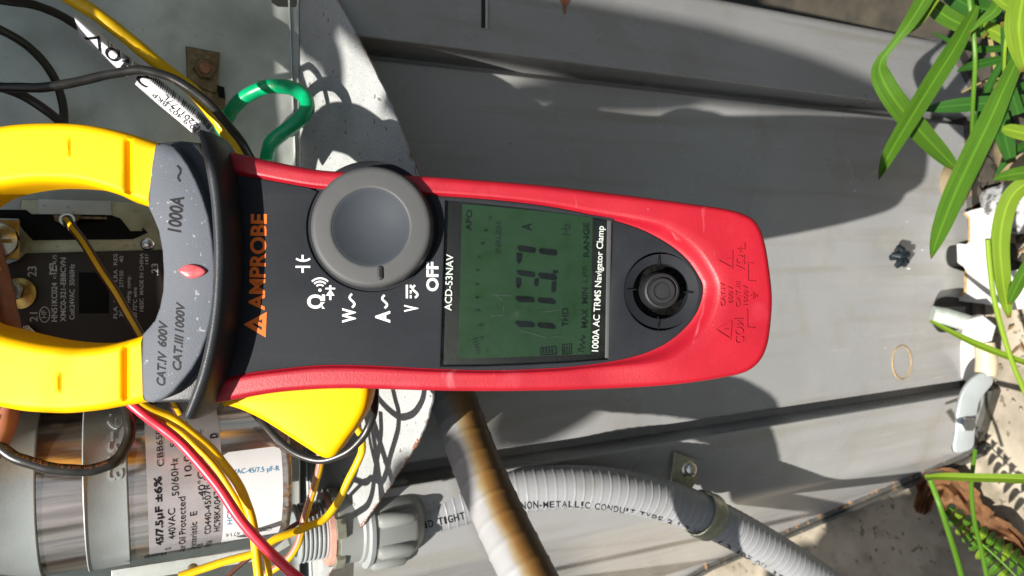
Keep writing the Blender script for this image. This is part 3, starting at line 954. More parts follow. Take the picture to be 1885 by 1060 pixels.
# ---- conduit fitting that comes up through the floor of the box
fitX = onY(700, 962, .385)
FO = Vector((fitX.x, .392, 0))
zf = lambda x, y=975: onY(x, y, .392).z
def fit_prof(lst):
    return [(r, z) for r, z in lst]
cf_ = thing('conduit_fitting', 'grey nylon conduit fitting screwed up through the box floor', 'fitting', Vector((FO.x, FO.y, zf(765))))
za, zb_, zc, zd, ze, zg = zf(762), zf(740), zf(690), zf(672), zf(655), zf(612)
Rn = .0225
mk('compression_nut', lathe(FO, zup, [(.0150, za - .001), (.0170, za - .0005), (.0205, za + .003), (Rn, zb_), (Rn, zd), (Rn - .0015, zd + .001), (.013, zd + .001)], 48), MT['fit'], cf_)
for k in range(8):
    a = 2 * pi * k / 8 + .25
    c0 = FO + Vector((sin(a), -cos(a), 0)) * (Rn - .0005)
    g = tube([c0 + Vector((0, 0, zb_ - .002)), c0 + Vector((0, 0, zb_ + .002)), c0 + Vector((0, 0, zd - .003)), c0 + Vector((0, 0, zd - .001))], [.001, .0042, .0042, .003], 10)
    mk('grip', g, MT['fit'], cf_)
mk('flange', ringlathe(FO, zup, [(.012, zd + .0005), (.0235, zd + .0005), (.0238, zd + .0028), (.0225, zd + .0034), (.012, zd + .0034)], 48), MT['strap'], cf_)
mk('collar', lathe(FO, zup, [(.0205, zd + .0035), (.0205, ze), (.0195, ze + .001), (.0195, zg)], 48), MT['fit'], cf_)
tp = [(.0135, zg)]
z = zg
while z < zf(545):
    tp += [(.0150, z + .0007), (.0150, z + .0011), (.0138, z + .0018)]
    z += .0022
mk('thread', lathe(FO, zup, tp + [(.0115, z), (.0115, z - .004), (0, z - .004)], 40), MT['strap'], cf_)
ln = []
zl0 = SF.O.z + (FO.y - YW) / SF.X.y * SF.X.z + .001
V = []
for h in (0, .004):
    for k in range(48):
        a = 2 * pi * k / 48
        r = .0205 + (.0022 if (k % 8) < 4 else 0)
        V.append((k, r, h))
def gear(O, A, z0, z1, r0, r1, teeth, rin, seg=96):
    V, Fc = [], []
    for z in (z0, z1):
        for k in range(seg):
            a = 2 * pi * k / seg
            r = r1 if (k * teeth / seg) % 1 < .5 else r0
            V.append(O + Vector((r * sin(a), -r * cos(a), z)))
        for k in range(seg):
            a = 2 * pi * k / seg
            V.append(O + Vector((rin * sin(a), -rin * cos(a), z)))
    n = seg
    for k in range(n):
        j = (k + 1) % n
        Fc += [(k, j, 2 * n + j, 2 * n + k), (n + j, n + k, 3 * n + k, 3 * n + j), (2 * n + k, 2 * n + j, 3 * n + j, 3 * n + k), (j, k, n + k, n + j)]
    return recalc((V, Fc))
mk('lock_nut', gear(FO, zup, zl0, zl0 + .0045, .0185, .0212, 6, .0140), MT['galvclip'], cf_, sharp=25)
mk('salmon_gasket', ringlathe(FO, zup, [(.0145, zl0 + .0046), (.019, zl0 + .0046), (.0185, zl0 + .007), (.0145, zl0 + .007)], 40), M('salmon_washer', (.42, .22, .17), .6, 0, .2, 150), cf_)

# ---- conduits
def conduit_path(ctrl, n=14):
    return cr([onY(*c) for c in ctrl], n)
def resample(P, step):
    out, acc = [P[0]], 0.0
    for a, b in zip(P, P[1:]):
        d = (b - a).length
        while acc + d >= step:
            t = (step - acc) / d
            a = a.lerp(b, t)
            d = (b - a).length
            out.append(a)
            acc = 0.0
        acc += d
    return out
def ribbed(P, r, pitch, rib, wid):
    st = pitch / 10
    Q = resample(P, st)
    rad = []
    for i in range(len(Q)):
        ph = (i % 10) / 10
        rad.append(r + (rib if ph < wid else (rib * .35 if ph < wid + .1 or ph > .9 else 0)))
    return tube(Q, rad, 26)
g1 = conduit_path([(700, 957, .392), (760, 950, .392), (830, 930, .388), (900, 912, .381), (980, 900, .372), (1060, 896, .365), (1140, 903, .360), (1220, 920, .358), (1290, 945, .357), (1370, 985, .357), (1450, 1032, .357), (1530, 1085, .357), (1650, 1180, .350), (1760, 1300, .345)])
gc = thing('flexible_conduit', 'ribbed grey flexible conduit with black lettering curving along the cabinet', 'conduit', g1[-1])
gt = ribbed(g1, .0124, .0052, .00024, .10)
mk('tube', gt, MT['conduit'], gc)
fnG = surf(gt)
pth = cr([(772, 975), (830, 962), (900, 945), (980, 936), (1060, 934), (1140, 944), (1200, 958), (1250, 974), (1310, 1000), (1370, 1030), (1440, 1072)], 20)
def along_text(s, path, s0, charw, cap, gapw=.62):
    d = [0]
    for a, b in zip(path, path[1:]):
        d.append(d[-1] + (b - a).length)
    out = []
    pos = s0
    def at(q):
        for i in range(len(d) - 1):
            if d[i + 1] >= q:
                t = (q - d[i]) / (d[i + 1] - d[i])
                return path[i].lerp(path[i + 1], t)
        return None
    for ch in s:
        if ch != ' ':
            a, b = at(pos), at(pos + charw * (.35 if ch in 'I1-/.' else .8))
            if a is None or b is None:
                break
            out.append((ch, tuple(a), tuple(b)))
        pos += charw * (.6 if ch in 'I1-/. ' else 1)
    return out
T = []
for ch, a, b in along_text('UID TIGHT FLEXIBLE NON-METALLIC CONDUIT TYPE B 1/2 INCH (-B 40F OIL RES UPC WET 90C DRY 60C OUTDOOR OUTDOOR DIRECT BURIAL 80C TYPE B FLEX', pth, 0, 11.5, 13):
    T.append(text(fnG, ch, a, b, 13 if a[0] < 1000 else 11, .0003, .01, sub=1))
mk('lettering', join(*T), MT['black_print'], gc, smooth=False)

P2 = cr([onY(*c) for c in [(800, 640, .376), (820, 700, .371), (840, 752, .359), (868, 830, .340), (907, 925, .319), (957, 1030, .296), (1008, 1130, .280), (1060, 1240, .275), (1140, 1420, .30), (1250, 1700, .36)]], 14)
MT['stain'] = M('stained_white_conduit', (.46, .465, .47), .42, 0, .05, 60, .06, 900)
nt = MT['stain'].node_tree
at_ = nt.nodes.new('ShaderNodeAttribute')
at_.attribute_name = 'stain'
b_ = nt.nodes['Principled BSDF']
src = b_.inputs['Base Color'].links[0].from_socket
nz = nt.nodes.new('ShaderNodeTexNoise')
nz.inputs['Scale'].default_value = 38
nz.inputs['Detail'].default_value = 9
nz.inputs['Roughness'].default_value = .68
tcn = nt.nodes.new('ShaderNodeTexCoord')
nt.links.new(tcn.outputs['Object'], nz.inputs['Vector'])
ma = nt.nodes.new('ShaderNodeMath'); ma.operation = 'MULTIPLY_ADD'
ma.inputs[1].default_value = .42; ma.inputs[2].default_value = -.20
nt.links.new(nz.outputs['Fac'], ma.inputs[0])
ad = nt.nodes.new('ShaderNodeMath'); ad.operation = 'ADD'
nt.links.new(at_.outputs['Fac'], ad.inputs[0]); nt.links.new(ma.outputs[0], ad.inputs[1])
rp = nt.nodes.new('ShaderNodeValToRGB')
rp.color_ramp.elements[0].position = .44; rp.color_ramp.elements[0].color = (.27, .27, .27, 1)
rp.color_ramp.elements[1].position = .92; rp.color_ramp.elements[1].color = (.075, .04, .014, 1)
e1 = rp.color_ramp.elements.new(.56); e1.color = (.25, .19, .10, 1)
e2 = rp.color_ramp.elements.new(.68); e2.color = (.20, .10, .025, 1)
nt.links.new(ad.outputs[0], rp.inputs[0]); nt.links.new(rp.outputs[0], b_.inputs['Base Color'])
sg = ribbed(P2, .0121, .0118, .00035, .08)
sc_ = thing('stained_conduit', 'white flexible conduit stained rusty brown along its right side', 'conduit', P2[-1])
so_ = mk('tube', sg, MT['stain'], sc_)
me = so_.data
attr = me.attributes.new('stain', 'FLOAT', 'POINT')
Q2 = resample(P2, .0118 / 10)
for i in range(len(me.vertices)):
    k = min(i // 26, len(Q2) - 1)
    d = (sg[0][i] - Q2[k]).normalized()
    T_ = (Q2[min(k + 1, len(Q2) - 1)] - Q2[max(k - 1, 0)]).normalized()
    side = T_.cross(Fw)
    if side.dot(Rr) < 0:
        side = -side
    attr.data[i].value = .5 + .5 * d.dot(side.normalized())
# clamp that holds the grey conduit to the cabinet
kc = thing('conduit_clamp', 'galvanised strap clamp with a screwed tab holding the ribbed conduit', 'clamp', onY(1265, 865, .377))
i0 = min(range(len(g1)), key=lambda i: (g1[i] - onY(1296, 948, .357)).length)
Tn = (g1[i0 + 1] - g1[i0 - 1]).normalized()
mk('band', ringlathe(g1[i0] - Tn * .005, Tn, [(.0138, 0), (.0146, .0002), (.0150, .002), (.0146, .004), (.0146, .007), (.0150, .009), (.0146, .0108), (.0138, .011)], 48), MT['galvclip'], kc)
KF = Frame((0, .372, .66), (0, 0, -1), (1, 0, 0))
mk('tab', plate(KF, [[(1242, 832), (1283, 848), (1284, 885), (1270, 905), (1252, 905), (1236, 890)]], 0, .002, .0005), MT['galvclip'], kc)
mk('screw', lathe(KF.p(1266, 863, 0), KF.Z, [(.0055, 0), (.0055, .001), (.0042, .0015), (.0042, .004), (.003, .005), (0, .0052)], 24), MT['steel'], kc)

# ================================================================== the clamp meter
DM = .262
MF = Frame(CAM + Fw * DM, Rr, Ur)
fnM = MF.p
mt = thing('clamp_meter', 'red and charcoal clamp meter with yellow jaws and a green display', 'clamp meter', MF.w(0, 0, -.035))

# pairs of points: outside of the red shell, edge of the charcoal face
PAIRS = [((412, 277), (414, 318)), ((470, 291), (470, 327)), ((545, 307), (530, 338)), ((600, 316), (588, 347)), ((690, 321), (685, 354)),
    ((775, 326), (780, 359)), ((850, 331), (850, 363)), ((930, 337), (925, 369)), ((1000, 343), (1000, 378)), ((1070, 351), (1065, 390)),
    ((1140, 360), (1125, 404)), ((1210, 370), (1175, 420)), ((1270, 379), (1212, 438)), ((1320, 386), (1243, 458)), ((1356, 395), (1265, 478)),
    ((1382, 411), (1278, 495)), ((1397, 445), (1287, 510)), ((1406, 495), (1293, 522)), ((1411, 545), (1294, 535)), ((1409, 590), (1292, 550)),
    ((1402, 635), (1286, 568)), ((1387, 664), (1278, 583)), ((1362, 682), (1265, 600)), ((1320, 692), (1245, 619)), ((1270, 700), (1218, 637)),
    ((1210, 707), (1180, 653)), ((1140, 712), (1130, 665)), ((1070, 715), (1065, 674)), ((1000, 717), (1000, 679)), ((900, 718), (900, 682)),
    ((800, 717), (800, 679)), ((700, 714), (700, 674)), ((640, 713), (640, 672)), ((580, 715), (580, 673)), ((510, 721), (510, 680)),
    ((450, 731), (450, 688)), ((392, 742), (398, 700))]
four = cr([(a[0], a[1], b[0], b[1]) for a, b in PAIRS], 6)
V, Fc = [], []
PROF = [(0, -.030, 1), (0, -.012, 1), (0, -.0055, 1)] + [(1 - cos(a), -1 + sin(a), 0) for a in [i * pi / 2 / 7 for i in range(1, 8)]]
m = 0
for q in four:
    ox, oy, ix, iy = q
    # outside at mid-depth, inside at the face
    po, pi_ = MF.loc(ox, oy, -.004), MF.loc(ix, iy, 0)
    o2, i2 = Vector((po.x, po.y)), Vector((pi_.x, pi_.y))
    wv = i2 - o2
    wd = wv.length
    u = wv / wd
    k = max(0, min(1, (ox - 1080) / 200)) if True else 0
    k = k * k * (3 - 2 * k)
    crest = .0009 + .0026 * k
    rr = min(.0024, wd * .4)
    sw = min(.0055, wd * .34) * (.45 + .55 * k)
    st = []
    st += [(.0018, -.030), (.0004, -.027), (0, -.022), (0, crest - rr - .002)]
    st += [(rr * (1 - cos(a)), crest - rr * (1 - sin(a))) for a in [i * pi / 2 / 7 for i in range(8)]]
    x1 = max(wd - sw, rr + .0002)
    for t in (.25, .5, .75, 1.0):
        st.append((rr + (x1 - rr) * t, crest))
    for t in (.2, .45, .7, .9, 1.0):
        st.append((x1 + (wd - x1) * t, crest - (crest + .0006) * (3 * t * t - 2 * t ** 3)))
    m = len(st)
    for x, h in st:
        p = o2 + u * x
        V.append(MF.w(p.x, p.y, h))
for i in range(len(four) - 1):
    for j in range(m - 1):
        a = i * m + j
        Fc.append((a, a + 1, a + m + 1, a + m))
shell_g = recalc((V, Fc))
mk('shell', shell_g, MT['red'], mt, sharp=60)
out_loop = [(q[0], q[1]) for q in four]
mk('back_shell', plate(MF, [[(x, y) for x, y in [(q[0], q[1]) for q in four[::3]]]], -.0285, .006, .002), MT['red'], mt)

# charcoal face with openings for the dial, the display and the pad
inner = [(q[2], q[3]) for q in four][::2]
face_loop = inner + [(404, 640), (414, 560), (418, 500), (418, 420), (414, 360)]
lcd_hole = [(820, 368.5), (900, 376), (975, 384), (1050, 394), (1126.5, 404), (1123, 530), (1119.5, 661.5), (1040, 667), (960, 671), (880, 673.5), (811, 674)]
DC = (684.5, 418.5)
arc = [(DC[0] + 120 * cos(a), DC[1] + 118 * sin(a)) for a in [pi + .60 - (pi + 1.20) * i / 48 for i in range(49)]]
notched = [q for q in inner if not (arc[0][0] - 3 < q[0] < arc[-1][0] + 3 and q[1] < 420)]
k_ = max(i for i, q in enumerate(notched) if q[0] < arc[0][0] and q[1] < 420)
face_loop = notched[:k_ + 1] + arc + notched[k_ + 1:] + face_loop[len(inner):]
mk('face_plate', plate(MF, [face_loop, lcd_hole, circ(1216, 536, 66, 72, 48)], .0, .004, .0005), MT['face'], mt)
mk('dial_well', lathe(MF.p(DC[0], DC[1], -.0022), MF.Z, [(0, 0), (.0222, 0), (.0236, .0014)], 64), MT['face'], mt)

# rotary dial
R1 = 112 * (DM - .006) / FPX
R2 = 71.5 * (DM - .006) / FPX
dO = MF.w(*MF.loc(682, 417.5, .0065).xy, 0)
pr = [(0, .0030), (R2 * .02, .0030)]
for i in range(1, 15):
    t = i / 14
    pr.append((R2 * t, .0030 + .0033 * t ** 2.2))
dial = mk('dial', lathe(dO, MF.Z, [(R2, .0060), (R2 + .0001, .00645), (R2 + .0004, .0066), (R2 + .0010, .00662), (R1 - .0022, .0065), (R1 - .0014, .00645), (R1 - .0007, .0062), (R1 - .0002, .0056), (R1, .0048), (R1 + .0002, .004), (R1 + .0003, .0), (R1 + .0003, -.002)], 96, caps=False), MT['dial'], mt)
mk('dish', lathe(dO, MF.Z, pr + [(R2 + .0001, .0063)], 96, caps=False), MT['dish'], dial)
cap = [(700 + 5.5 * cos(a), 502 + (7.5 if sin(a) > 0 else -7.5) + 5.5 * sin(a)) for a in [i * 2 * pi / 24 for i in range(24)]]
mk('pointer', plate(MF, [cap], .0071, .0012, .0004), MT['button'], dial)
cap2 = [(701 + 3 * cos(a), 502 + (6 if sin(a) > 0 else -6) + 3 * sin(a)) for a in [i * 2 * pi / 24 for i in range(24)]]
mk('pointer_groove', poly(fnM, cap2, .0072), MT['black'], dial, smooth=False)

# display
lc = mk('display', plate(MF, [lcd_hole], -.0016, .002, .0001), MT['black'], mt)
green = [(851, 375), (930, 382), (1010, 390), (1091, 400), (1089, 530), (1087, 652), (1000, 655), (920, 658), (843, 660)]
mk('lcd_panel', plate(MF, [green], -.0013, .0004, 0), MT['lcd'], lc)
sg, sfaint = [], []
cr4 = lambda x, y: (780 + x / 2.945, 340 + y / 2.945)
H0 = -.0012
def seg(pts, dst):
    dst.append(poly(fnM, [cr4(*p) for p in pts], H0))
for y in (755, 620):
    seg([(492, y - 6), (503, y - 20), (592, y - 14), (603, y + 2), (598, y + 18), (520, y + 17)], sg)
    seg([(613, y + 6), (624, y - 10), (700, y - 6), (718, y + 12), (712, y + 28), (630, y + 20)], sg)
seg([(500, 470), (512, 460), (596, 470), (606, 484), (600, 503), (520, 492)], sg)
seg([(618, 486), (630, 474), (712, 482), (724, 500), (718, 520), (634, 508)], sg)
seg([(500, 502), (531, 504), (528, 550), (512, 564), (500, 548)], sg)
seg([(600, 510), (614, 503), (626, 512), (622, 545), (610, 553), (598, 545)], sg)
seg([(694, 522), (722, 522), (718, 572), (704, 586), (691, 574)], sg)
seg([(702, 461), (730, 464), (729, 481), (701, 479)], sg)
seg([(505, 340), (518, 326), (600, 338), (610, 352), (602, 371), (520, 360)], sg)
seg([(620, 354), (632, 342), (714, 350), (726, 366), (718, 385), (634, 375)], sg)
seg([(503, 366), (536, 370), (532, 412), (516, 430), (503, 414)], sg)
def ltext(s, a, b, cap, dst):
    dst.append(text(fnM, s, cr4(*a), cr4(*b), cap / 2.945, H0, .022, 0, 0, 3))
ltext('A', (584, 250), (586, 208), 52, sg)
ltext('APO', (258, 250), (262, 135), 30, sg)
ltext('RANGE', (896, 392), (896, 205), 30, sg)
ltext('MAX', (886, 776), (888, 672), 32, sg)
ltext('MIN', (888, 645), (890, 557), 32, sg)
ltext('THD', (782, 770), (784, 668), 32, sg)
ltext('INRUSH', (418, 372), (420, 202), 30, sfaint)
ltext('Hz', (793, 274), (794, 206), 44, sfaint)
ltext('LPF', (888, 530), (890, 440), 30, sfaint)
for s, x, y in (('0', 352, 906), ('1', 326, 836), ('2', 317, 769), ('3', 304, 690), ('4', 299, 620), ('5', 297, 547), ('6', 300, 470), ('7', 311, 397), ('8', 329, 326), ('9', 347, 256)):
    ltext(s, (x, y), (x + 1, y - 16), 18, sg if s not in '01' else sfaint)
ltext('10', (370, 194), (371, 168), 20, sfaint)
for i in range(6):
    y = 912 - i * 15
    sg.append(stroke(fnM, [cr4(272 + 16 - i * 5, y + 4), cr4(304 - 3 * i + 3, y - 8)], 2.0, H0))
# battery, bar block and wave signs
sg.append(stroke(fnM, [cr4(*p) for p in ((634, 884), (716, 876), (718, 918), (636, 922))], 2.2, H0, closed=True))
for x in (648, 664, 680, 696):
    sg.append(stroke(fnM, [cr4(x, 886), cr4(x, 914)], 3.2, H0))
sg.append(stroke(fnM, [cr4(*p) for p in ((752, 868), (800, 862), (802, 914), (754, 918))], 2.0, H0, closed=True))
for x in (764, 777, 789):
    sg.append(stroke(fnM, [cr4(x, 874), cr4(x, 910)], 2.0, H0))
sg.append(stroke(fnM, [cr4(*p) for p in ((870, 906), (838, 898), (838, 890), (872, 884), (848, 868), (874, 856), (850, 840), (874, 828), (858, 816))], 2.0, H0))
mk('lcd_segments', join(*sg), MT['lcd_seg'], lc, smooth=False)
for g_ in sfaint:
    mk('lcd_symbol', g_, MT['lcd_faint'], lc, smooth=False)
mk('label_strip', poly(fnM, [(1091, 404), (1118, 408), (1113, 655), (1087, 653)], -.0011), MT['black'], lc, smooth=False)
mk('lettering', text(fnM, '1000A AC TRMS Navigator Clamp', (1101, 647), (1111.5, 416), 11.5, -.0009, .012), MT['white_print'], lc, smooth=False)
mk('lettering', text(fnM, 'ACD-53NAV', (831, 572), (834.5, 468), 12.5, -.0009, .012), MT['white_print'], lc, smooth=False)
gl = bpy.data.materials.new('display_glass')
gl.use_nodes = True
N, L = gl.node_tree.nodes, gl.node_tree.links
N.remove(N['Principled BSDF'])
tr, gs, fz, mx = N.new('ShaderNodeBsdfTransparent'), N.new('ShaderNodeBsdfGlossy'), N.new('ShaderNodeFresnel'), N.new('ShaderNodeMixShader')
gs.inputs['Roughness'].default_value = .03
fz.inputs['IOR'].default_value = 1.22
tr.inputs['Color'].default_value = (.94, .96, .94, 1)
L.new(fz.outputs[0], mx.inputs[0]); L.new(tr.outputs[0], mx.inputs[1]); L.new(gs.outputs[0], mx.inputs[2]); L.new(mx.outputs[0], N['Material Output'].inputs['Surface'])
mk('glass', plate(MF, [lcd_hole], -.0003, .0004, .0001), gl, lc)
scr = []
for a, b in (((380, 598), (470, 602)), ((392, 600), (425, 630)), ((360, 712), (436, 708)), ((640, 690), (740, 680)), ((520, 790), (610, 812)), ((600, 812), (665, 830)), ((700, 822), (760, 828)), ((432, 660), (436, 700))):
    scr.append(stroke(fnM, [cr4(*a), cr4(*b)], .45, -.00025))
mk('scratch', join(*scr), MT['dial'], lc, smooth=False)
mk('clear_edge', plate(MF, [[(1118, 405), (1126, 406), (1121, 660), (1114, 659)]], .0001, .0012, .0003), MT['dial'], lc)

# navigation pad
npd = mk('pad', lathe(MF.p(1216, 536, -.0016), MF.Z, [(.0096, -.004), (.0097, -.0006), (.0099, .0002), (.0124, .0014), (.0132, .0018)], 64, caps=False), MT['face'], mt)
mk('pad_well', lathe(MF.p(1216, 536, -.0054), MF.Z, [(0, 0), (.0099, 0)], 48), MT['black'], npd)
mk('button', lathe(MF.w(*MF.loc(1220, 535, .0045).xy, -.005), MF.Z, [(.0068, 0), (.0064, .0072), (.0060, .0082), (.0054, .0084), (.0049, .0080), (.0047, .0080), (.0046, .0090), (.0042, .0096), (.0032, .0096), (.0028, .0092), (.0026, .0092), (.0025, .0095), (0, .0095)], 48), MT['button'], npd)
pl = []
for a, b in (((1152, 533), (1172, 533)), ((1258, 538), (1276, 539)), ((1214, 467), (1211, 490)), ((1211, 582), (1212, 606))):
    pl.append(stroke(fnM, [a, b], 2.2, .0003))
mk('pad_line', join(*pl), MT['black'], npd, smooth=False)

# ---- print on the face
A = []
A.append(text(fnM, 'AMPROBE', (486, 571), (490, 394), 27, .00012, .03))
tri = [(448, 597), (491, 574), (489, 621)]
ins = [(464, 596), (483, 587), (482, 608)]
V2 = tri + ins
A.append(lift(V2, [(0, 1, 4, 3), (1, 2, 5, 4), (2, 0, 3, 5)], fnM, .00012))
A.append(stroke(fnM, [(466, 590), (489, 602)], 6, .0002))
mk('logo_print', join(*A), MT['orange'], mt, smooth=False)
Wp = []
Wp.append(text(fnM, 'OFF', (806, 536), (806, 482), 20, .00012, .035))
Wp.append(text(fnM, 'V', (769, 574), (769, 561), 24, .00012, .03))
Wp.append(text(fnM, 'A', (717, 594), (717, 572), 25, .00012, .035))
Wp.append(text(fnM, 'W', (654, 594), (654, 567), 23, .00012, .035))
Wp.append(text(fnM, 'Ω', (597, 568), (597, 542), 28, .00012, .03))
def tilde(x, ya, yb, amp=4.5, wd=4):
    n = 16
    return stroke(fnM, [(x + amp * sin(2 * pi * i / n), ya + (yb - ya) * i / n) for i in range(n + 1)], wd)
Wp += [tilde(648, 566, 541), tilde(708, 567, 543), tilde(764, 548, 525)]
Wp.append(stroke(fnM, [(749, 549), (749, 524)], 4))
for a, b in ((549, 543), (540, 534), (530, 524)):
    Wp.append(stroke(fnM, [(756, a), (756, b)], 3.2))
# diode
Wp.append(poly(fnM, [(600, 544), (616, 544), (608, 532)]))
Wp.append(stroke(fnM, [(599, 531), (617, 531)], 3))
Wp.append(stroke(fnM, [(608, 552), (608, 542)], 4))
Wp.append(stroke(fnM, [(608, 533), (608, 525)], 4))
# sound arcs
for r in (9, 15, 21):
    Wp.append(stroke(fnM, [(589 + r * sin(a), 533 - r * cos(a)) for a in [-.78 + 1.56 * i / 10 for i in range(11)]], 3.2))
Wp.append(poly(fnM, circ(589, 534, 3, 3, 14)))
# capacitor sign
Wp.append(stroke(fnM, [(544, 491), (571, 491)], 3.6))
Wp.append(stroke(fnM, [(545, 476), (551, 479), (558, 480), (565, 479), (571, 476)], 3.6))
Wp.append(stroke(fnM, [(557, 492), (557, 502)], 4))
Wp.append(stroke(fnM, [(557, 480), (557, 469)], 4))
mk('symbol_print', join(*Wp), MT['white_print'], mt, smooth=False)

# ---- raised marks on the red end
fnS = surf(shell_g)
E = []
ri = .0006
def et(s, a, b, cap, bold=0.0):
    E.append(text(fnS, s, a, b, cap, -.0002, bold, ri + .0002, 0, 3))
et('CAT.IV', (1334, 564), (1334, 521), 8)
et('600V', (1348, 559), (1348, 527), 8)
et('CAT.III', (1362, 566), (1362, 519), 8)
et('1000V', (1376, 562), (1376, 526), 8)
et('COM', (1369, 633), (1367, 586), 16, .01)
et('VΩ', (1370, 504), (1370, 470), 15, .01)
for P in (((1322, 479), (1348, 462), (1347, 493)), ((1318, 607), (1346, 592), (1344, 624))):
    E.append(stroke(fnS, P, 2.2, -.0002, ri + .0002, closed=True))
    cx, cy = sum(p[0] for p in P) / 3, sum(p[1] for p in P) / 3
    E.append(stroke(fnS, [(cx - 4, cy), (cx + 4, cy - 2)], 2, -.0002, ri + .0002))
for P in (((1362, 465), (1362, 455)), ((1370, 459), (1370, 447)), ((1356, 459), (1370, 459)), ((1387, 485), (1376, 485), (1376, 517), (1390, 518)), ((1375, 570), (1375, 603), (1390, 604)),
          ((1380, 545), (1386, 545)), ((1386, 538), (1386, 552)), ((1389.5, 541), (1389.5, 549)), ((1393, 543), (1393, 547))):
    E.append(stroke(fnS, P, 2.2, -.0002, ri + .0002))
mk('raised_marks', join(*E), MT['red'], mt, smooth=False)

# ---- grey collar with its embossed ratings
cfront = [(285, 266), (302, 263), (318, 268), (332, 283), (346, 303), (360, 330), (373, 362), (384, 398), (391, 440), (396, 490), (395, 540), (390, 580), (381, 620), (369, 652), (353, 680), (335, 702), (318, 722), (300, 735), (280, 742), (266, 739), (261, 726), (260, 680), (261, 616), (272, 604), (284, 590), (293, 566), (299, 535), (300, 500), (298, 462), (291, 424), (281, 400), (272, 381), (274, 345), (279, 300)]
mk('collar', plate(MF, [cfront], .0042, .016, .0009), MT['collar'], mt)
clow = [(288, 262), (330, 258), (368, 262), (400, 330), (418, 430), (418, 520), (408, 620), (392, 690), (368, 742), (330, 741), (285, 742), (300, 700), (320, 560), (322, 440), (300, 330)]
mk('collar_slope', plate(MF, [clow], -.002, .024, .0015), MT['guard'], mt)
E = []
def ct_(s, a, b, cap, sl=0.0, bold=.0):
    E.append(text(fnM, s, a, b, cap, .0043, bold, 0, sl, 4))
ct_('1000A', (332, 428), (338, 362), 23, .1, .03)
E.append(stroke(fnM, [(332, 334), (328, 328), (328, 324), (332, 318), (332, 311), (326, 304)], 4.0, .0043))
ct_('CAT.IV', (303, 712), (306, 650), 15, .25, .03)
ct_('600V', (305, 640), (308, 594), 15, .25, .03)
ct_('CAT.III', (332, 684), (337, 620), 15, .25, .03)
ct_('1000V', (337, 612), (340, 560), 15, .25, .03)
for g_ in E:
    mk('embossed_print', g_, MT['black_print'], mt, smooth=False)
gem = [tuple(p) for p in cr([(327, 498), (338, 489), (350, 486.5), (366, 490), (378, 500), (366, 509), (350, 512.5), (338, 508)], 4, True)]
mk('indicator', plate(MF, [gem], .0056, .002, .0008), MT['gem'], mt)

# ---- curved hand guard
gp = cr([(375, 243, .25), (386, 268, .75), (396, 305, .95), (405, 355, 1), (410, 410, 1), (412, 460, 1), (411, 520, 1), (406, 580, 1), (396, 640, 1), (383, 690, .95), (368, 730, .8), (354, 760, .55), (349, 768, .3)], 8)
V, Fc = [], []
m = 24
HG = .0145
for i, q in enumerate(gp):
    a = MF.loc(gp[max(i - 1, 0)].x, gp[max(i - 1, 0)].y, .009)
    b = MF.loc(gp[min(i + 1, len(gp) - 1)].x, gp[min(i + 1, len(gp) - 1)].y, .009)
    t = Vector((b.x - a.x, b.y - a.y)).normalized()
    n_ = Vector((t.y, -t.x))
    c_ = MF.loc(q.x, q.y, .009)
    k = max(.02, min(1, q.z))
    kk = sqrt(k)
    if i in (0, len(gp) - 1):
        kk = .3
    for j in range(m):
        a = 2 * pi * j / m
        hx = cos(a) * .0036 * kk
        hz = sin(a)
        hz = (HG * (.78 + .22 * k) * (abs(hz) ** .75)) if hz > 0 else -.012 * abs(hz) ** .75
        V.append(MF.w(c_.x + n_.x * hx, c_.y + n_.y * hx, hz))
for i in range(len(gp) - 1):
    for j in range(m):
        a, b = i * m + j, i * m + (j + 1) % m
        Fc.append((a, b, b + m, a + m))
Fc += [tuple(range(m)), tuple(range((len(gp) - 1) * m, len(gp) * m))]
mk('hand_guard', recalc((V, Fc)), MT['guard'], mt, sharp=60)

# ---- yellow jaws
OUT = [(292, 262), (262, 252), (240, 245), (210, 237), (180, 230.5), (150, 226), (120, 224), (90, 223.5), (60, 224), (30, 226), (0, 230), (-40, 240), (-85, 262), (-125, 297), (-155, 345), (-172, 400), (-180, 460), (-180, 520), (-174, 580), (-158, 640), (-130, 690), (-95, 722), (-50, 742), (0, 752), (40, 759), (80, 762), (120, 763), (155, 760), (190, 755.5), (220, 750), (245, 746), (268, 742)]
INN = [(276, 382), (258, 376), (240, 370), (215, 358), (190, 350), (160, 342), (130, 338.5), (100, 337), (70, 337), (35, 340.5), (0, 347), (-30, 357), (-58, 375), (-80, 398), (-95, 425), (-103, 455), (-107, 480), (-107, 500), (-103, 530), (-93, 560), (-75, 585), (-50, 600), (-25, 607), (0, 613), (40, 623), (80, 631), (120, 636), (155, 637.5), (190, 635), (220, 629), (245, 622), (264, 615)]
st4 = cr([(a[0], a[1], b[0], b[1]) for a, b in zip(OUT, INN)], 14)
TP = [(0, -.018), (0, -.012), (0, -.0055), (.015, -.003), (.045, -.0012), (.09, -.0003)] + [(.09 + .82 * i / 22, None) for i in range(1, 22)] + [(.91, -.0003), (.955, -.0012), (.985, -.003), (1, -.0055), (1, -.012), (1, -.018)]
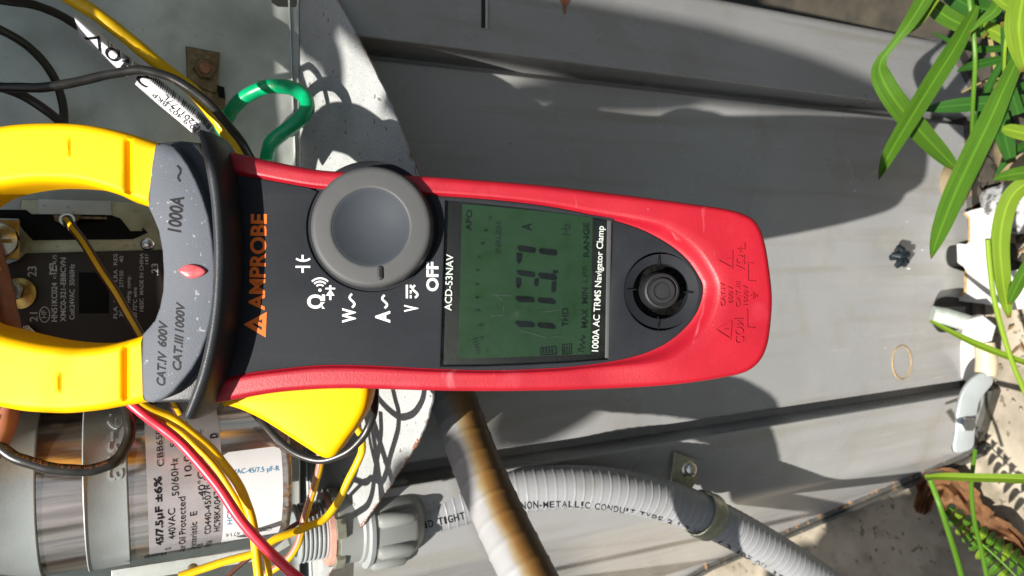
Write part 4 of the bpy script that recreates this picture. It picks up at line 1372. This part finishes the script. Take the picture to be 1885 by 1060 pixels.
def jaw(lo, hi, name):
    V, Fc = [], []
    m = len(TP)
    for i in range(lo, hi):
        q = st4[i]
        o2, i2 = MF.loc(q[0], q[1], -.002), MF.loc(q[2], q[3], -.002)
        for t, h in TP:
            x = o2.x + (i2.x - o2.x) * t
            y = o2.y + (i2.y - o2.y) * t
            if h is None:
                h = 0
                px = q[0] + (q[2] - q[0]) * t
                py = q[1] + (q[3] - q[1]) * t
                d = px - (240 if py < 500 else 235)
                h -= .0021 * math.exp(-(d / 5.5) ** 2) * (1 if (t > .0 and t < .88) else .2)
                d2 = px - (131 if py < 500 else 113)
                tt = (py - 276) if py < 500 else (py - 703)
                if abs(tt) < 17:
                    h += (.0007 * math.exp(-((d2 - 1.5) / 2.6) ** 2))
            V.append(MF.w(x, y, h))
    n = hi - lo
    for i in range(n - 1):
        for j in range(m):
            a, b = i * m + j, i * m + (j + 1) % m
            Fc.append((a, b, b + m, a + m))
    Fc += [tuple(range(m)), tuple(range((n - 1) * m, n * m))]
    mk(name, recalc((V, Fc)), MT['yellow'], mt, sharp=55)
half = 17 * 14
jaw(0, half, 'jaw')
jaw(half + 1, len(st4), 'jaw')

# ---- yellow trigger at the side
trig = [(400, 742), (425, 728), (470, 715), (540, 703), (610, 698), (672, 700), (679, 712), (676, 738), (669, 760), (655, 785), (640, 806), (626, 826), (616, 839), (603, 846), (588, 843), (560, 826), (520, 800), (480, 775), (440, 756)]
tl = [tuple(p) for p in cr(trig, 4, True)]
mk('trigger', plate(MF, [tl], -.0095, .017, .0030, 3), MT['yellow'], mt, sharp=60)

# ================================================================== wires
def wire(name, label, ctrl, wpx, mat, group=None, seg=12, cat='wire', n=10):
    """ctrl: (px, py, distance of that point from the camera plane y=0); wpx: width in photo pixels at the middle"""
    P = cr([onY(*c) for c in ctrl], n)
    c = ctrl[len(ctrl) // 2]
    dpt = c[2] / ray(c[0], c[1]).y
    r = wpx / 2 * dpt / FPX
    k_ = rnd.uniform(0, 6)
    P = [p + Vector((sin(i * .47 + k_), 0, cos(i * .39 + 2 * k_))) * min(r * .05, .00012) + Vector((sin(i * .13 + k_), 0, cos(i * .11 + k_))) * min(r * .1, .00025) for i, p in enumerate(P)]
    g = tube(P, [r * (1 + .015 * sin(i * .8 + k_)) for i in range(len(P))], seg)
    o = mk(name, g, mat, label=label, cat=cat, group=group, loc=P[len(P) // 2])
    return o, g, P, r
BW = 'black wires in the control box'
wire('black_wire', 'black wire running from the top edge down behind the white tag', [(-60, -8, .38), (15, 2, .39), (70, 12, .395), (110, 28, .40), (150, 52, .405), (190, 85, .41), (230, 120, .412)], 16, MT['wire_black'], BW)
wire('black_wire', 'black wire bending down to the upper jaw, crossed by two others', [(-60, 30, .37), (0, 55, .38), (50, 85, .39), (85, 120, .395), (105, 155, .40), (116, 190, .403), (118, 235, .405), (112, 290, .405)], 15, MT['wire_black'], BW)
wire('black_wire', 'long black wire arching over the white barcode tag', [(-60, 160, .382), (0, 161, .375), (50, 162, .372), (100, 158, .37), (160, 145, .368), (220, 133, .365), (265, 130, .362), (310, 142, .36), (350, 163, .358), (390, 196, .358), (420, 230, .36), (446, 264, .365), (468, 300, .375)], 17, MT['wire_black'], BW)
wire('black_wire', 'black wire slanting from the left edge under the upper jaw', [(-60, 140, .39), (0, 160, .385), (50, 181, .388), (100, 215, .39), (140, 250, .395), (180, 300, .40)], 17, MT['wire_black'], BW)
wire('yellow_wire', 'thick yellow wire behind the white barcode tag', [(70, -50, .385), (125, -6, .382), (182, 30, .380), (240, 74, .380), (300, 124, .382), (345, 158, .386), (380, 195, .388), (410, 236, .388), (432, 272, .385), (448, 300, .385)], 24, MT['wire_yellow'])
wire('green_wire', 'looped green earth wire beside the square brass clip', [(395, 262, .400), (412, 225, .398), (432, 195, .392), (462, 172, .384), (500, 160, .376), (535, 162, .368), (558, 176, .362), (565, 196, .358), (550, 222, .356), (525, 243, .357), (502, 262, .362), (492, 285, .370), (488, 310, .38)], 27, MT['wire_green'])
# brown wire with a yellow stripe
o, g, P, r = wire('striped_wire', 'brown wire with a yellow stripe slanting across the contactor', [(122, 405, .383), (128, 410, .374), (150, 440, .366), (190, 503, .358), (225, 560, .352), (260, 622, .348), (290, 690, .352), (330, 760, .36)], 17, MT['wire_brown'])
def stripe(P, r, offs, wid, mat, parent, name='stripe'):
    V, Fc = [], []
    n = len(P)
    for i in range(n):
        T = (P[min(i + 1, n - 1)] - P[max(i - 1, 0)]).normalized()
        tocam = (CAM - P[i]).normalized()
        N = (tocam - T * tocam.dot(T)).normalized()
        B = T.cross(N)
        for k in range(5):
            a = offs + wid * (k / 4 - .5)
            V.append(P[i] + (N * cos(a) + B * sin(a)) * (r * 1.02))
    for i in range(n - 1):
        for k in range(4):
            a = i * 5 + k
            Fc.append((a, a + 1, a + 6, a + 5))
    return mk(name, (V, Fc), mat, parent)
stripe(P, r, .1, .9, MT['wire_yellow'], o)
wire('brown_wire', 'thick dark brown wire at the left edge inside the clamp jaw', [(-40, 380, .365), (-18, 440, .362), (2, 520, .358), (14, 570, .356), (24, 620, .356), (20, 690, .356), (22, 745, .348), (12, 785, .34), (-6, 820, .336), (-50, 880, .335)], 31, MT['wire_salmon'])
# black loop over the capacitor
o, g, P, r = wire('black_wire', 'black wire loop with tiny lettering lying over the metal straps', [(-60, 790, .338), (0, 823, .334), (40, 846, .331), (95, 862, .329), (150, 867, .328), (195, 857, .328), (222, 836, .330), (237, 806, .333), (240, 775, .336), (232, 745, .342), (215, 715, .35)], 21, MT['wire_black'], BW)
fw = surf(g)
pth = cr([(8, 824), (40, 843), (95, 859), (150, 864), (193, 855), (220, 834)], 16)
T = []
for ch, a, b in along_text('OO VIXW E1E8 MTW AWM 00 600V VW-1', pth, 0, 8.5, 8):
    T.append(text(fw, ch, a, b, 7, .0002))
mk('lettering', join(*T), MT['copper'], o, smooth=False)
# black wire below the trigger
wire('black_wire', 'black wire curving round the point of the yellow trigger', [(455, 745, .352), (482, 775, .340), (520, 817, .330), (560, 841, .322), (600, 845, .316), (640, 830, .31), (668, 805, .306), (684, 775, .304), (690, 740, .306), (690, 690, .312)], 15, MT['wire_black'], BW)
# coloured wires over the capacitor
wire('red_wire', 'red wire running diagonally over the capacitor labels', [(190, 690, 0.3460), (245, 747, 0.3370), (300, 787, 0.3330), (350, 832, 0.3290), (400, 893, 0.3240), (447, 962, 0.3190), (500, 1020, 0.3150), (550, 1064, 0.3110), (610, 1110, 0.3110)], 19, MT['wire_red'])
wire('yellow_wire', 'yellow wire crossing over the capacitor just above the red wire', [(200, 690, 0.3460), (262, 745, 0.3370), (320, 772, 0.3350), (370, 812, 0.3320), (412, 855, 0.3290), (442, 900, 0.3270), (462, 950, 0.3260), (472, 1010, 0.3240), (478, 1070, 0.3210), (482, 1130, 0.3210)], 17, MT['wire_yellow'])
wire('yellow_wire', 'second yellow wire tucked between the red wire and its neighbour', [(200, 705, 0.3480), (262, 757, 0.3410), (318, 785, 0.3380), (366, 826, 0.3350), (404, 870, 0.3320), (432, 915, 0.3300), (456, 962, 0.3285), (488, 1020, 0.3260), (500, 1075, 0.3260)], 11, MT['wire_yellow'])
wire('blue_wire', 'thin blue wire showing between the yellow wires over the white label', [(360, 795, 0.3380), (395, 826, 0.3330), (418, 855, 0.3315), (434, 885, 0.3300), (446, 915, 0.3295), (455, 950, 0.3300)], 8, MT['wire_blue'])
wire('yellow_wire', 'yellow wire looping from the fitting round to the lower edge', [(330, 1062, .345), (400, 1038, .342), (466, 1018, .338), (510, 990, .336), (560, 972, .336), (598, 955, .336), (622, 925, .335), (640, 885, .333), (660, 845, .330), (667, 822, .328), (663, 797, .327), (648, 775, .328), (635, 740, .33)], 14, MT['wire_yellow'])
o, g, P, r = wire('salmon_wire', 'salmon wire with a yellow stripe hanging straight from the trigger', [(588, 820, .335), (588, 855, .335), (580, 890, .336), (568, 930, .338), (556, 975, .34), (545, 1008, .342), (520, 1035, .345), (480, 1062, .35)], 14, MT['wire_salmon'])
stripe(P, r, -.75, 1.2, MT['wire_yellow'], o)
wire('brown_wire', 'thin dark brown wire passing behind the fitting to the lower edge', [(585, 940, .352), (560, 955, .35), (530, 975, .348), (505, 992, .346), (470, 1018, .348), (430, 1050, .35), (400, 1080, .35)], 9, MT['wire_brown'])

# white tag folded round the thick yellow wire
tg_lo = cr([(146, 66), (180, 95), (215, 125), (252, 158), (290, 191), (330, 224), (362, 252), (382, 272)], 6)
tg_hi = cr([(132, 14), (170, 48), (212, 84), (256, 117), (300, 150), (345, 186), (385, 222), (408, 262)], 6)
V, Fc = [], []
for i in range(len(tg_lo)):
    for k in range(9):
        t = k / 8
        x = tg_lo[i].x + (tg_hi[i].x - tg_lo[i].x) * t
        y = tg_lo[i].y + (tg_hi[i].y - tg_lo[i].y) * t
        V.append(onY(x, y, .381 - .008 * sin(pi * min(1, t * .8)) - .004 * i / len(tg_lo)))
for i in range(len(tg_lo) - 1):
    for k in range(8):
        a = i * 9 + k
        Fc.append((a, a + 1, a + 10, a + 9))
tag_g = (V, Fc)
tg = mk('wire_tag', tag_g, MT['label_white'], label='white paper wire tag printed 240V with a bar code', cat='tag')
ft = surf(tag_g)
def tag_pt(t, q):
    k = min(int(t * (len(tg_lo) - 1)), len(tg_lo) - 2)
    f_ = t * (len(tg_lo) - 1) - k
    a, b = tg_lo[k].lerp(tg_lo[k + 1], f_), tg_hi[k].lerp(tg_hi[k + 1], f_)
    return tuple(a.lerp(b, q))
T = [text(ft, '240V', tag_pt(.52, .78), tag_pt(.12, .78), 21, .0005, .0, sub=3),
     text(ft, 'CH2201177L', tag_pt(.93, .60), tag_pt(.60, .60), 9, .0004, sub=1),
     text(ft, '030 9 402 BKP', tag_pt(.88, .34), tag_pt(.54, .34), 8, .0004, sub=1)]
mk('lettering', join(*T), MT['black_print'], tg, smooth=False)
T = []
for i in range(60):
    t = .24 + .70 * i / 60
    k = int(t * (len(tg_lo) - 1))
    lo, hi = tg_lo[k], tg_hi[k]
    fr_ = t * (len(tg_lo) - 1) - k
    lo = lo.lerp(tg_lo[min(k + 1, len(tg_lo) - 1)], fr_)
    hi = hi.lerp(tg_hi[min(k + 1, len(tg_hi) - 1)], fr_)
    if rnd.random() < .78:
        T.append(stroke(ft, [tuple(lo.lerp(hi, .66 + .30 * u / 6)) for u in range(7)], rnd.choice((1.2, 1.6, 2.4)), .0003))
mk('bar_code', join(*T), MT['black_print'], tg, smooth=False)

# ================================================================== plants
def blade(ctrl, mat, parent, name='blade', fold=.22, n=8, curl=0.0):
    """ctrl: (px, py, view depth, width px)"""
    Q = cr([(c[0], c[1], c[2] * 1000, c[3]) for c in ctrl], n)
    C = [(atD(q[0], q[1], q[2] / 1000), max(q[3], .6) / 2 * q[2] / 1000 / FPX) for q in Q]
    V, Fc = [], []
    N = len(C)
    th = .00022
    for i in range(N):
        p, w_ = C[i]
        T = (C[min(i + 1, N - 1)][0] - C[max(i - 1, 0)][0]).normalized()
        tc_ = (CAM - p).normalized()
        B = T.cross(tc_).normalized()
        U = B.cross(T).normalized()
        a = curl * sin(i / N * pi)
        B2 = B * cos(a) + U * sin(a)
        U2 = U * cos(a) - B * sin(a)
        row = []
        for s_ in (-1, -.5, 0, .5, 1):
            row.append(p + B2 * (w_ * s_) + U2 * (w_ * fold * 2.2 * (abs(s_) - .5)))
        V += row + [q - U2 * th for q in row]
    for i in range(N - 1):
        a = i * 10
        for k in range(4):
            Fc.append((a + k, a + k + 1, a + k + 11, a + k + 10))
            Fc.append((a + 5 + k + 1, a + 5 + k, a + 5 + k + 10, a + 5 + k + 11))
        Fc.append((a, a + 10, a + 15, a + 5))
        Fc.append((a + 4, a + 9, a + 19, a + 14))
    o = mk(name, recalc((V, Fc)), mat, parent, sharp=24)
    if len(o.data.vertices) == N * 10:
        a1 = o.data.attributes.new('across', 'FLOAT', 'POINT')
        a2 = o.data.attributes.new('along', 'FLOAT', 'POINT')
        for i in range(N * 10):
            a1.data[i].value = (-1, -.5, 0, .5, 1)[i % 5]
            a2.data[i].value = (i // 10) / (N - 1)
    return o
def stem(ctrl, wpx, mat, parent, name='stem'):
    P = cr([atD(*c) for c in ctrl], 8)
    c = ctrl[len(ctrl) // 2]
    return mk(name, tube(P, wpx / 2 * c[2] / FPX, 8), mat, parent)

p1 = thing('broad_grass', 'broad bladed green grass plant hanging over the top right of the panel', 'plant', onZ(1875, 110, 0))
LF, LD, LL = MT['leaf'], MT['leaf_dark'], MT['leaf_light']
blade([(1722, -40, .44, 30), (1700, 0, .44, 30), (1672, 45, .44, 24), (1642, 84, .445, 13), (1622, 112, .45, 20), (1622, 140, .455, 34), (1648, 186, .46, 38), (1698, 246, .475, 36), (1740, 290, .49, 26), (1768, 318, .50, 4)], LF, p1, fold=.15)
blade([(1800, 10, .44, 8), (1785, 38, .44, 20), (1755, 92, .44, 31), (1715, 155, .445, 33), (1676, 218, .45, 31), (1640, 278, .455, 25), (1625, 310, .46, 14), (1618, 330, .46, 2)], LF, p1, fold=.42)
blade([(1885, 80, .43, 16), (1868, 120, .43, 24), (1845, 170, .43, 32), (1820, 226, .435, 38), (1788, 292, .44, 40), (1757, 358, .445, 38), (1733, 418, .45, 30), (1720, 455, .455, 16), (1714, 476, .455, 2)], LF, p1, fold=.3)
blade([(1900, 188, .49, 28), (1850, 189, .49, 28), (1800, 191, .495, 27), (1750, 195, .50, 24), (1712, 200, .505, 12), (1695, 203, .505, 2)], LD, p1, fold=.2)
blade([(1700, -5, .48, 20), (1730, 22, .48, 30), (1760, 40, .48, 30), (1790, 52, .48, 24), (1815, 66, .48, 10)], LF, p1)
blade([(1780, 40, .49, 18), (1825, 55, .49, 25), (1856, 72, .49, 24), (1895, 92, .49, 18)], LL, p1)
blade([(1898, -60, .38, 30), (1884, -10, .38, 42), (1876, 45, .38, 46), (1880, 90, .385, 36), (1888, 130, .39, 16)], LL, p1)
blade([(1845, 237, .46, 10), (1858, 239, .46, 22), (1890, 246, .46, 26), (1930, 252, .46, 22)], LL, p1, fold=.1)
blade([(1762, 131, .46, 3), (1785, 122, .46, 15), (1815, 115, .46, 16), (1850, 107, .46, 13), (1880, 98, .46, 8)], LD, p1)
blade([(1845, -10, .42, 22), (1830, 20, .42, 22), (1805, 40, .425, 12), (1785, 60, .43, 3)], LF, p1)
blade([(1740, -40, .45, 30), (1712, 0, .45, 28), (1688, 40, .455, 20), (1662, 68, .455, 3)], LL, p1, fold=.3)
blade([(1832, 165, .50, 12), (1842, 215, .50, 26), (1852, 262, .505, 28), (1862, 300, .51, 14)], LD, p1)
blade([(1875, 210, .47, 20), (1858, 150, .47, 16), (1850, 100, .465, 12), (1846, 40, .46, 8)], LD, p1)
blade([(1815, -25, .40, 12), (1850, 8, .40, 16), (1885, 20, .40, 18), (1920, 26, .40, 18)], LL, p1)
blade([(1748, -12, .50, 30), (1782, 10, .50, 34), (1820, 18, .50, 26), (1850, 32, .50, 6)], LD, p1)
stem([(1780, -30, .445), (1787, 20, .445), (1793, 70, .45), (1795, 120, .455), (1791, 190, .47), (1789, 260, .50)], 8, LF, p1)
stem([(1862, -20, .44), (1858, 40, .445), (1850, 90, .45), (1848, 160, .47)], 6, LL, p1)
MT['leaf_dry'] = M('straw_blade', (.22, .17, .06), .6, 0, .3, 60, trans=.2)
for a in (((1895, 40, .52, 9), (1850, 105, .52, 12), (1815, 170, .53, 12), (1795, 230, .54, 8), (1785, 262, .55, 2)),
          ((1760, -30, .53, 8), (1800, 20, .53, 13), (1850, 50, .53, 13), (1905, 62, .53, 10)),
          ((1905, 150, .54, 14), (1862, 170, .54, 15), (1828, 205, .545, 12), (1806, 250, .55, 3)),
          ((1895, 262, .53, 16), (1868, 280, .53, 16), (1845, 305, .535, 10), (1832, 325, .54, 2)),
          ((1720, 60, .52, 3), (1755, 78, .52, 10), (1800, 90, .52, 12), (1850, 88, .52, 12), (1900, 78, .52, 9))):
    blade(list(a), LD, p1, fold=.3)
stem([(1905, 120, .53), (1860, 140, .53), (1812, 150, .535), (1770, 170, .54)], 4, MT['leaf_dry'], p1)
blade([(1830, -10, .54, 3), (1822, 60, .54, 7), (1832, 130, .545, 6), (1826, 210, .55, 2)], MT['leaf_dry'], p1)
p2 = thing('lime_grass', 'lime green curved grass blade with thin stems at the base rail', 'plant', onZ(1860, 575, 0))
blade([(1925, 320, .47, 26), (1888, 338, .47, 30), (1862, 362, .475, 31), (1847, 402, .48, 31), (1841, 452, .485, 30), (1846, 515, .49, 26), (1853, 560, .50, 18), (1858, 585, .50, 6)], LL, p2, fold=.2)
blade([(1828, 331, .46, 2), (1845, 325, .46, 15), (1865, 321, .46, 23), (1910, 314, .46, 26)], LF, p2, fold=.1)
blade([(1905, 470, .47, 22), (1880, 512, .475, 22), (1866, 540, .48, 18), (1858, 560, .485, 6)], LF, p2, fold=.4)
stem([(1818, 440, .48), (1822, 490, .485), (1830, 550, .49), (1846, 612, .495), (1864, 668, .50), (1890, 730, .51)], 9, LL, p2)
blade([(1712, 590, .50, 5), (1735, 602, .50, 8), (1762, 616, .50, 10), (1800, 634, .50, 13), (1845, 652, .50, 12), (1900, 672, .50, 9)], LL, p2, fold=.3)
p3 = thing('green_shoot', 'long green shoot with side stems lying across the lower right corner', 'plant', onZ(1880, 905, 0))
blade([(1703, 878, .50, 8), (1740, 877, .50, 13), (1790, 879, .495, 15), (1840, 880, .49, 16), (1900, 882, .485, 18)], LL, p3, fold=.3)
stem([(1712, 882, .51), (1730, 930, .51), (1748, 985, .50), (1762, 1030, .49), (1775, 1080, .48)], 10, LF, p3)
stem([(1795, 828, .51), (1788, 895, .50), (1794, 960, .49), (1806, 1010, .48), (1818, 1070, .47)], 8, LF, p3)
p4 = thing('fern', 'small pale green fern frond over the dead leaf in the corner', 'fern', onZ(1850, 1060, 0))
stem([(1745, 940, .53), (1790, 985, .52), (1840, 1030, .51), (1890, 1080, .50)], 4, LF, p4)
for i in range(11):
    t = i / 10
    x, y = 1748 + 140 * t, 942 + 130 * t
    Lh = 34 * (.45 + .8 * t)
    for s_ in (-1, 1):
        dx, dy = (.45, -1) if s_ < 0 else (-.75, .75)
        blade([(x, y, .52, 3), (x + dx * Lh * .4, y + dy * Lh * .4, .515, 13), (x + dx * Lh * .8, y + dy * Lh * .8, .52, 10), (x + dx * Lh, y + dy * Lh, .525, 1)], LF if (i + s_) % 3 else LL, p4, 'leaflet', n=4)
# dead leaf: crumpled sheet
V, Fc = [], []
nl, nw = 26, 12
ax_ = cr([(1694, 945), (1712, 900), (1745, 895), (1775, 935), (1810, 975), (1850, 985), (1888, 1020)], 6)
for i in range(nl):
    q = ax_[int(i / (nl - 1) * (len(ax_) - 1))]
    q2 = ax_[min(int(i / (nl - 1) * (len(ax_) - 1)) + 1, len(ax_) - 1)]
    q0 = ax_[max(int(i / (nl - 1) * (len(ax_) - 1)) - 1, 0)]
    t = (q2 - q0).normalized()
    n_ = Vector((-t.y, t.x))
    wd = 36 * sin(pi * (i + .8) / (nl + .6)) ** .6
    for k in range(nw):
        s_ = k / (nw - 1) * 2 - 1
        x, y = q.x + n_.x * wd * s_ * (1 + .2 * sin(i * 1.7)), q.y + n_.y * wd * s_
        V.append(onZ(x, y, .012 + .010 * s_ * s_ * (1 + .4 * sin(i * .9)) + .004 * sin(i * .7 + k) + .003 * sin(k * 1.9 + i * .35)))
for i in range(nl - 1):
    for k in range(nw - 1):
        a = i * nw + k
        Fc.append((a, a + 1, a + nw + 1, a + nw))
mk('dead_leaf', (V, Fc), MT['dead'], label='curled dead brown leaf on the concrete beside the cabinet', cat='leaf')

# ================================================================== unseen tree, added so its leaves shade chosen parts of the cabinet
tree = thing('added_shade_tree', 'added unseen tree whose leaves shade parts of the cabinet', 'tree', (-.75, -.55, 0))
LS = SUN / -SUN.y                      # per metre towards the viewer
def shade_leaf(P0, P1, wid, t, mat=None, n=14, tip=.8):
    """a broad leaf, t metres towards the sun, whose shade runs from P0 to P1"""
    a, b = P0 + LS * t, P1 + LS * t
    d = (b - a)
    side = d.cross(SUN).normalized()
    up_ = side.cross(d).normalized()
    V, Fc = [], []
    for i in range(n + 1):
        q = i / n
        w_ = wid / 2 * max(.02, sin(pi * (.04 + .96 * q) ** tip) ** .6)
        c_ = a + d * q + SUN * (.012 * sin(pi * q))
        for k in range(5):
            s_ = k / 2 - 1
            V.append(c_ + side * (w_ * s_ * (1 + .012 * sin(i * 2.1 + k))) + SUN * (w_ * .25 * abs(s_)))
    for i in range(n):
        for k in range(4):
            f = i * 5 + k
            Fc.append((f, f + 1, f + 6, f + 5))
    mk('leaf', (V, Fc), mat or MT['leaf_dark'], tree)
    return a
roots = []
def on(fr, a, b, wid, t, **k):
    roots.append(shade_leaf(fr.p(*a), fr.p(*b), wid, t, **k))
# right-hand band of the cabinet
on(RB, (480, -38), (1690, 206), .047, .42, tip=1)
on(PF, (930, 165), (1290, 196), .018, .43)
on(RB, (440, -110), (985, 22), .06, .44)
# below the meter
on(PF, (905, 765), (1150, 712), .045, .40)
# floor of the control box
on(SF, (560, -60), (600, 120), .05, .36)
on(SF, (590, 60), (630, 170), .022, .37)
# concrete at the lower right
for a, b, w_, t in (((1500, 1080), (1720, 905), .07, .45), ((1620, 1080), (1780, 925), .06, .48), ((1720, 1090), (1840, 960), .05, .43), ((1420, 1090), (1560, 1010), .06, .5), ((1800, 1100), (1880, 1000), .05, .46)):
    on(GF, a, b, w_, t)
spine = cr([(-.75, -.55, 0), (-.74, -.50, .55), (-.70, -.35, 1.0), (-.64, -.20, 1.35), (-.55, -.12, 1.55), (-.45, -.08, 1.7)], 8)
mk('trunk', tube(spine, [.03 - .024 * i / len(spine) for i in range(len(spine))], 10), M('tree_bark', (.12, .09, .06), .9, 0, .4, 60, .8, 120), tree)
tw = []
for r_ in roots:
    s_ = min(spine, key=lambda q: (q - r_).length)
    tw.append(tube(cr([s_, s_.lerp(r_, .5) + Vector((0, 0, .03)), r_], 5), .0008, 5))
for g_ in tw:
    mk('twig', g_, MT['stone'], tree)

# added unseen hedge behind the photographer: closes off the low sky
q = random.Random(5)
V, Fc = [], []
for i in range(5200):
    a = q.uniform(-2.5, 2.5)
    r_ = q.uniform(1.35, 1.75)
    z_ = q.uniform(.02, 2.35)
    c_ = Vector((sin(a) * r_ * 1.15, .15 - cos(a) * r_, z_))
    if c_.y > .55:
        continue
    u = Vector((q.gauss(0, 1), q.gauss(0, 1), q.gauss(0, 1))).normalized()
    v = u.orthogonal().normalized()
    w_ = u.cross(v)
    k = q.uniform(.03, .055)
    n0 = len(V)
    V += [c_ - v * k, c_ + w_ * k * .5 + u * .006, c_ + v * k, c_ - w_ * k * .5 + u * .006]
    Fc.append((n0, n0 + 1, n0 + 2, n0 + 3))
mk('blocker_hedge', (V, Fc), MT['leaf_dark'], kind='stuff', label='added unseen hedge behind the photographer', cat='blocker_hedge', smooth=False, loc=(0, -1.3, 0))
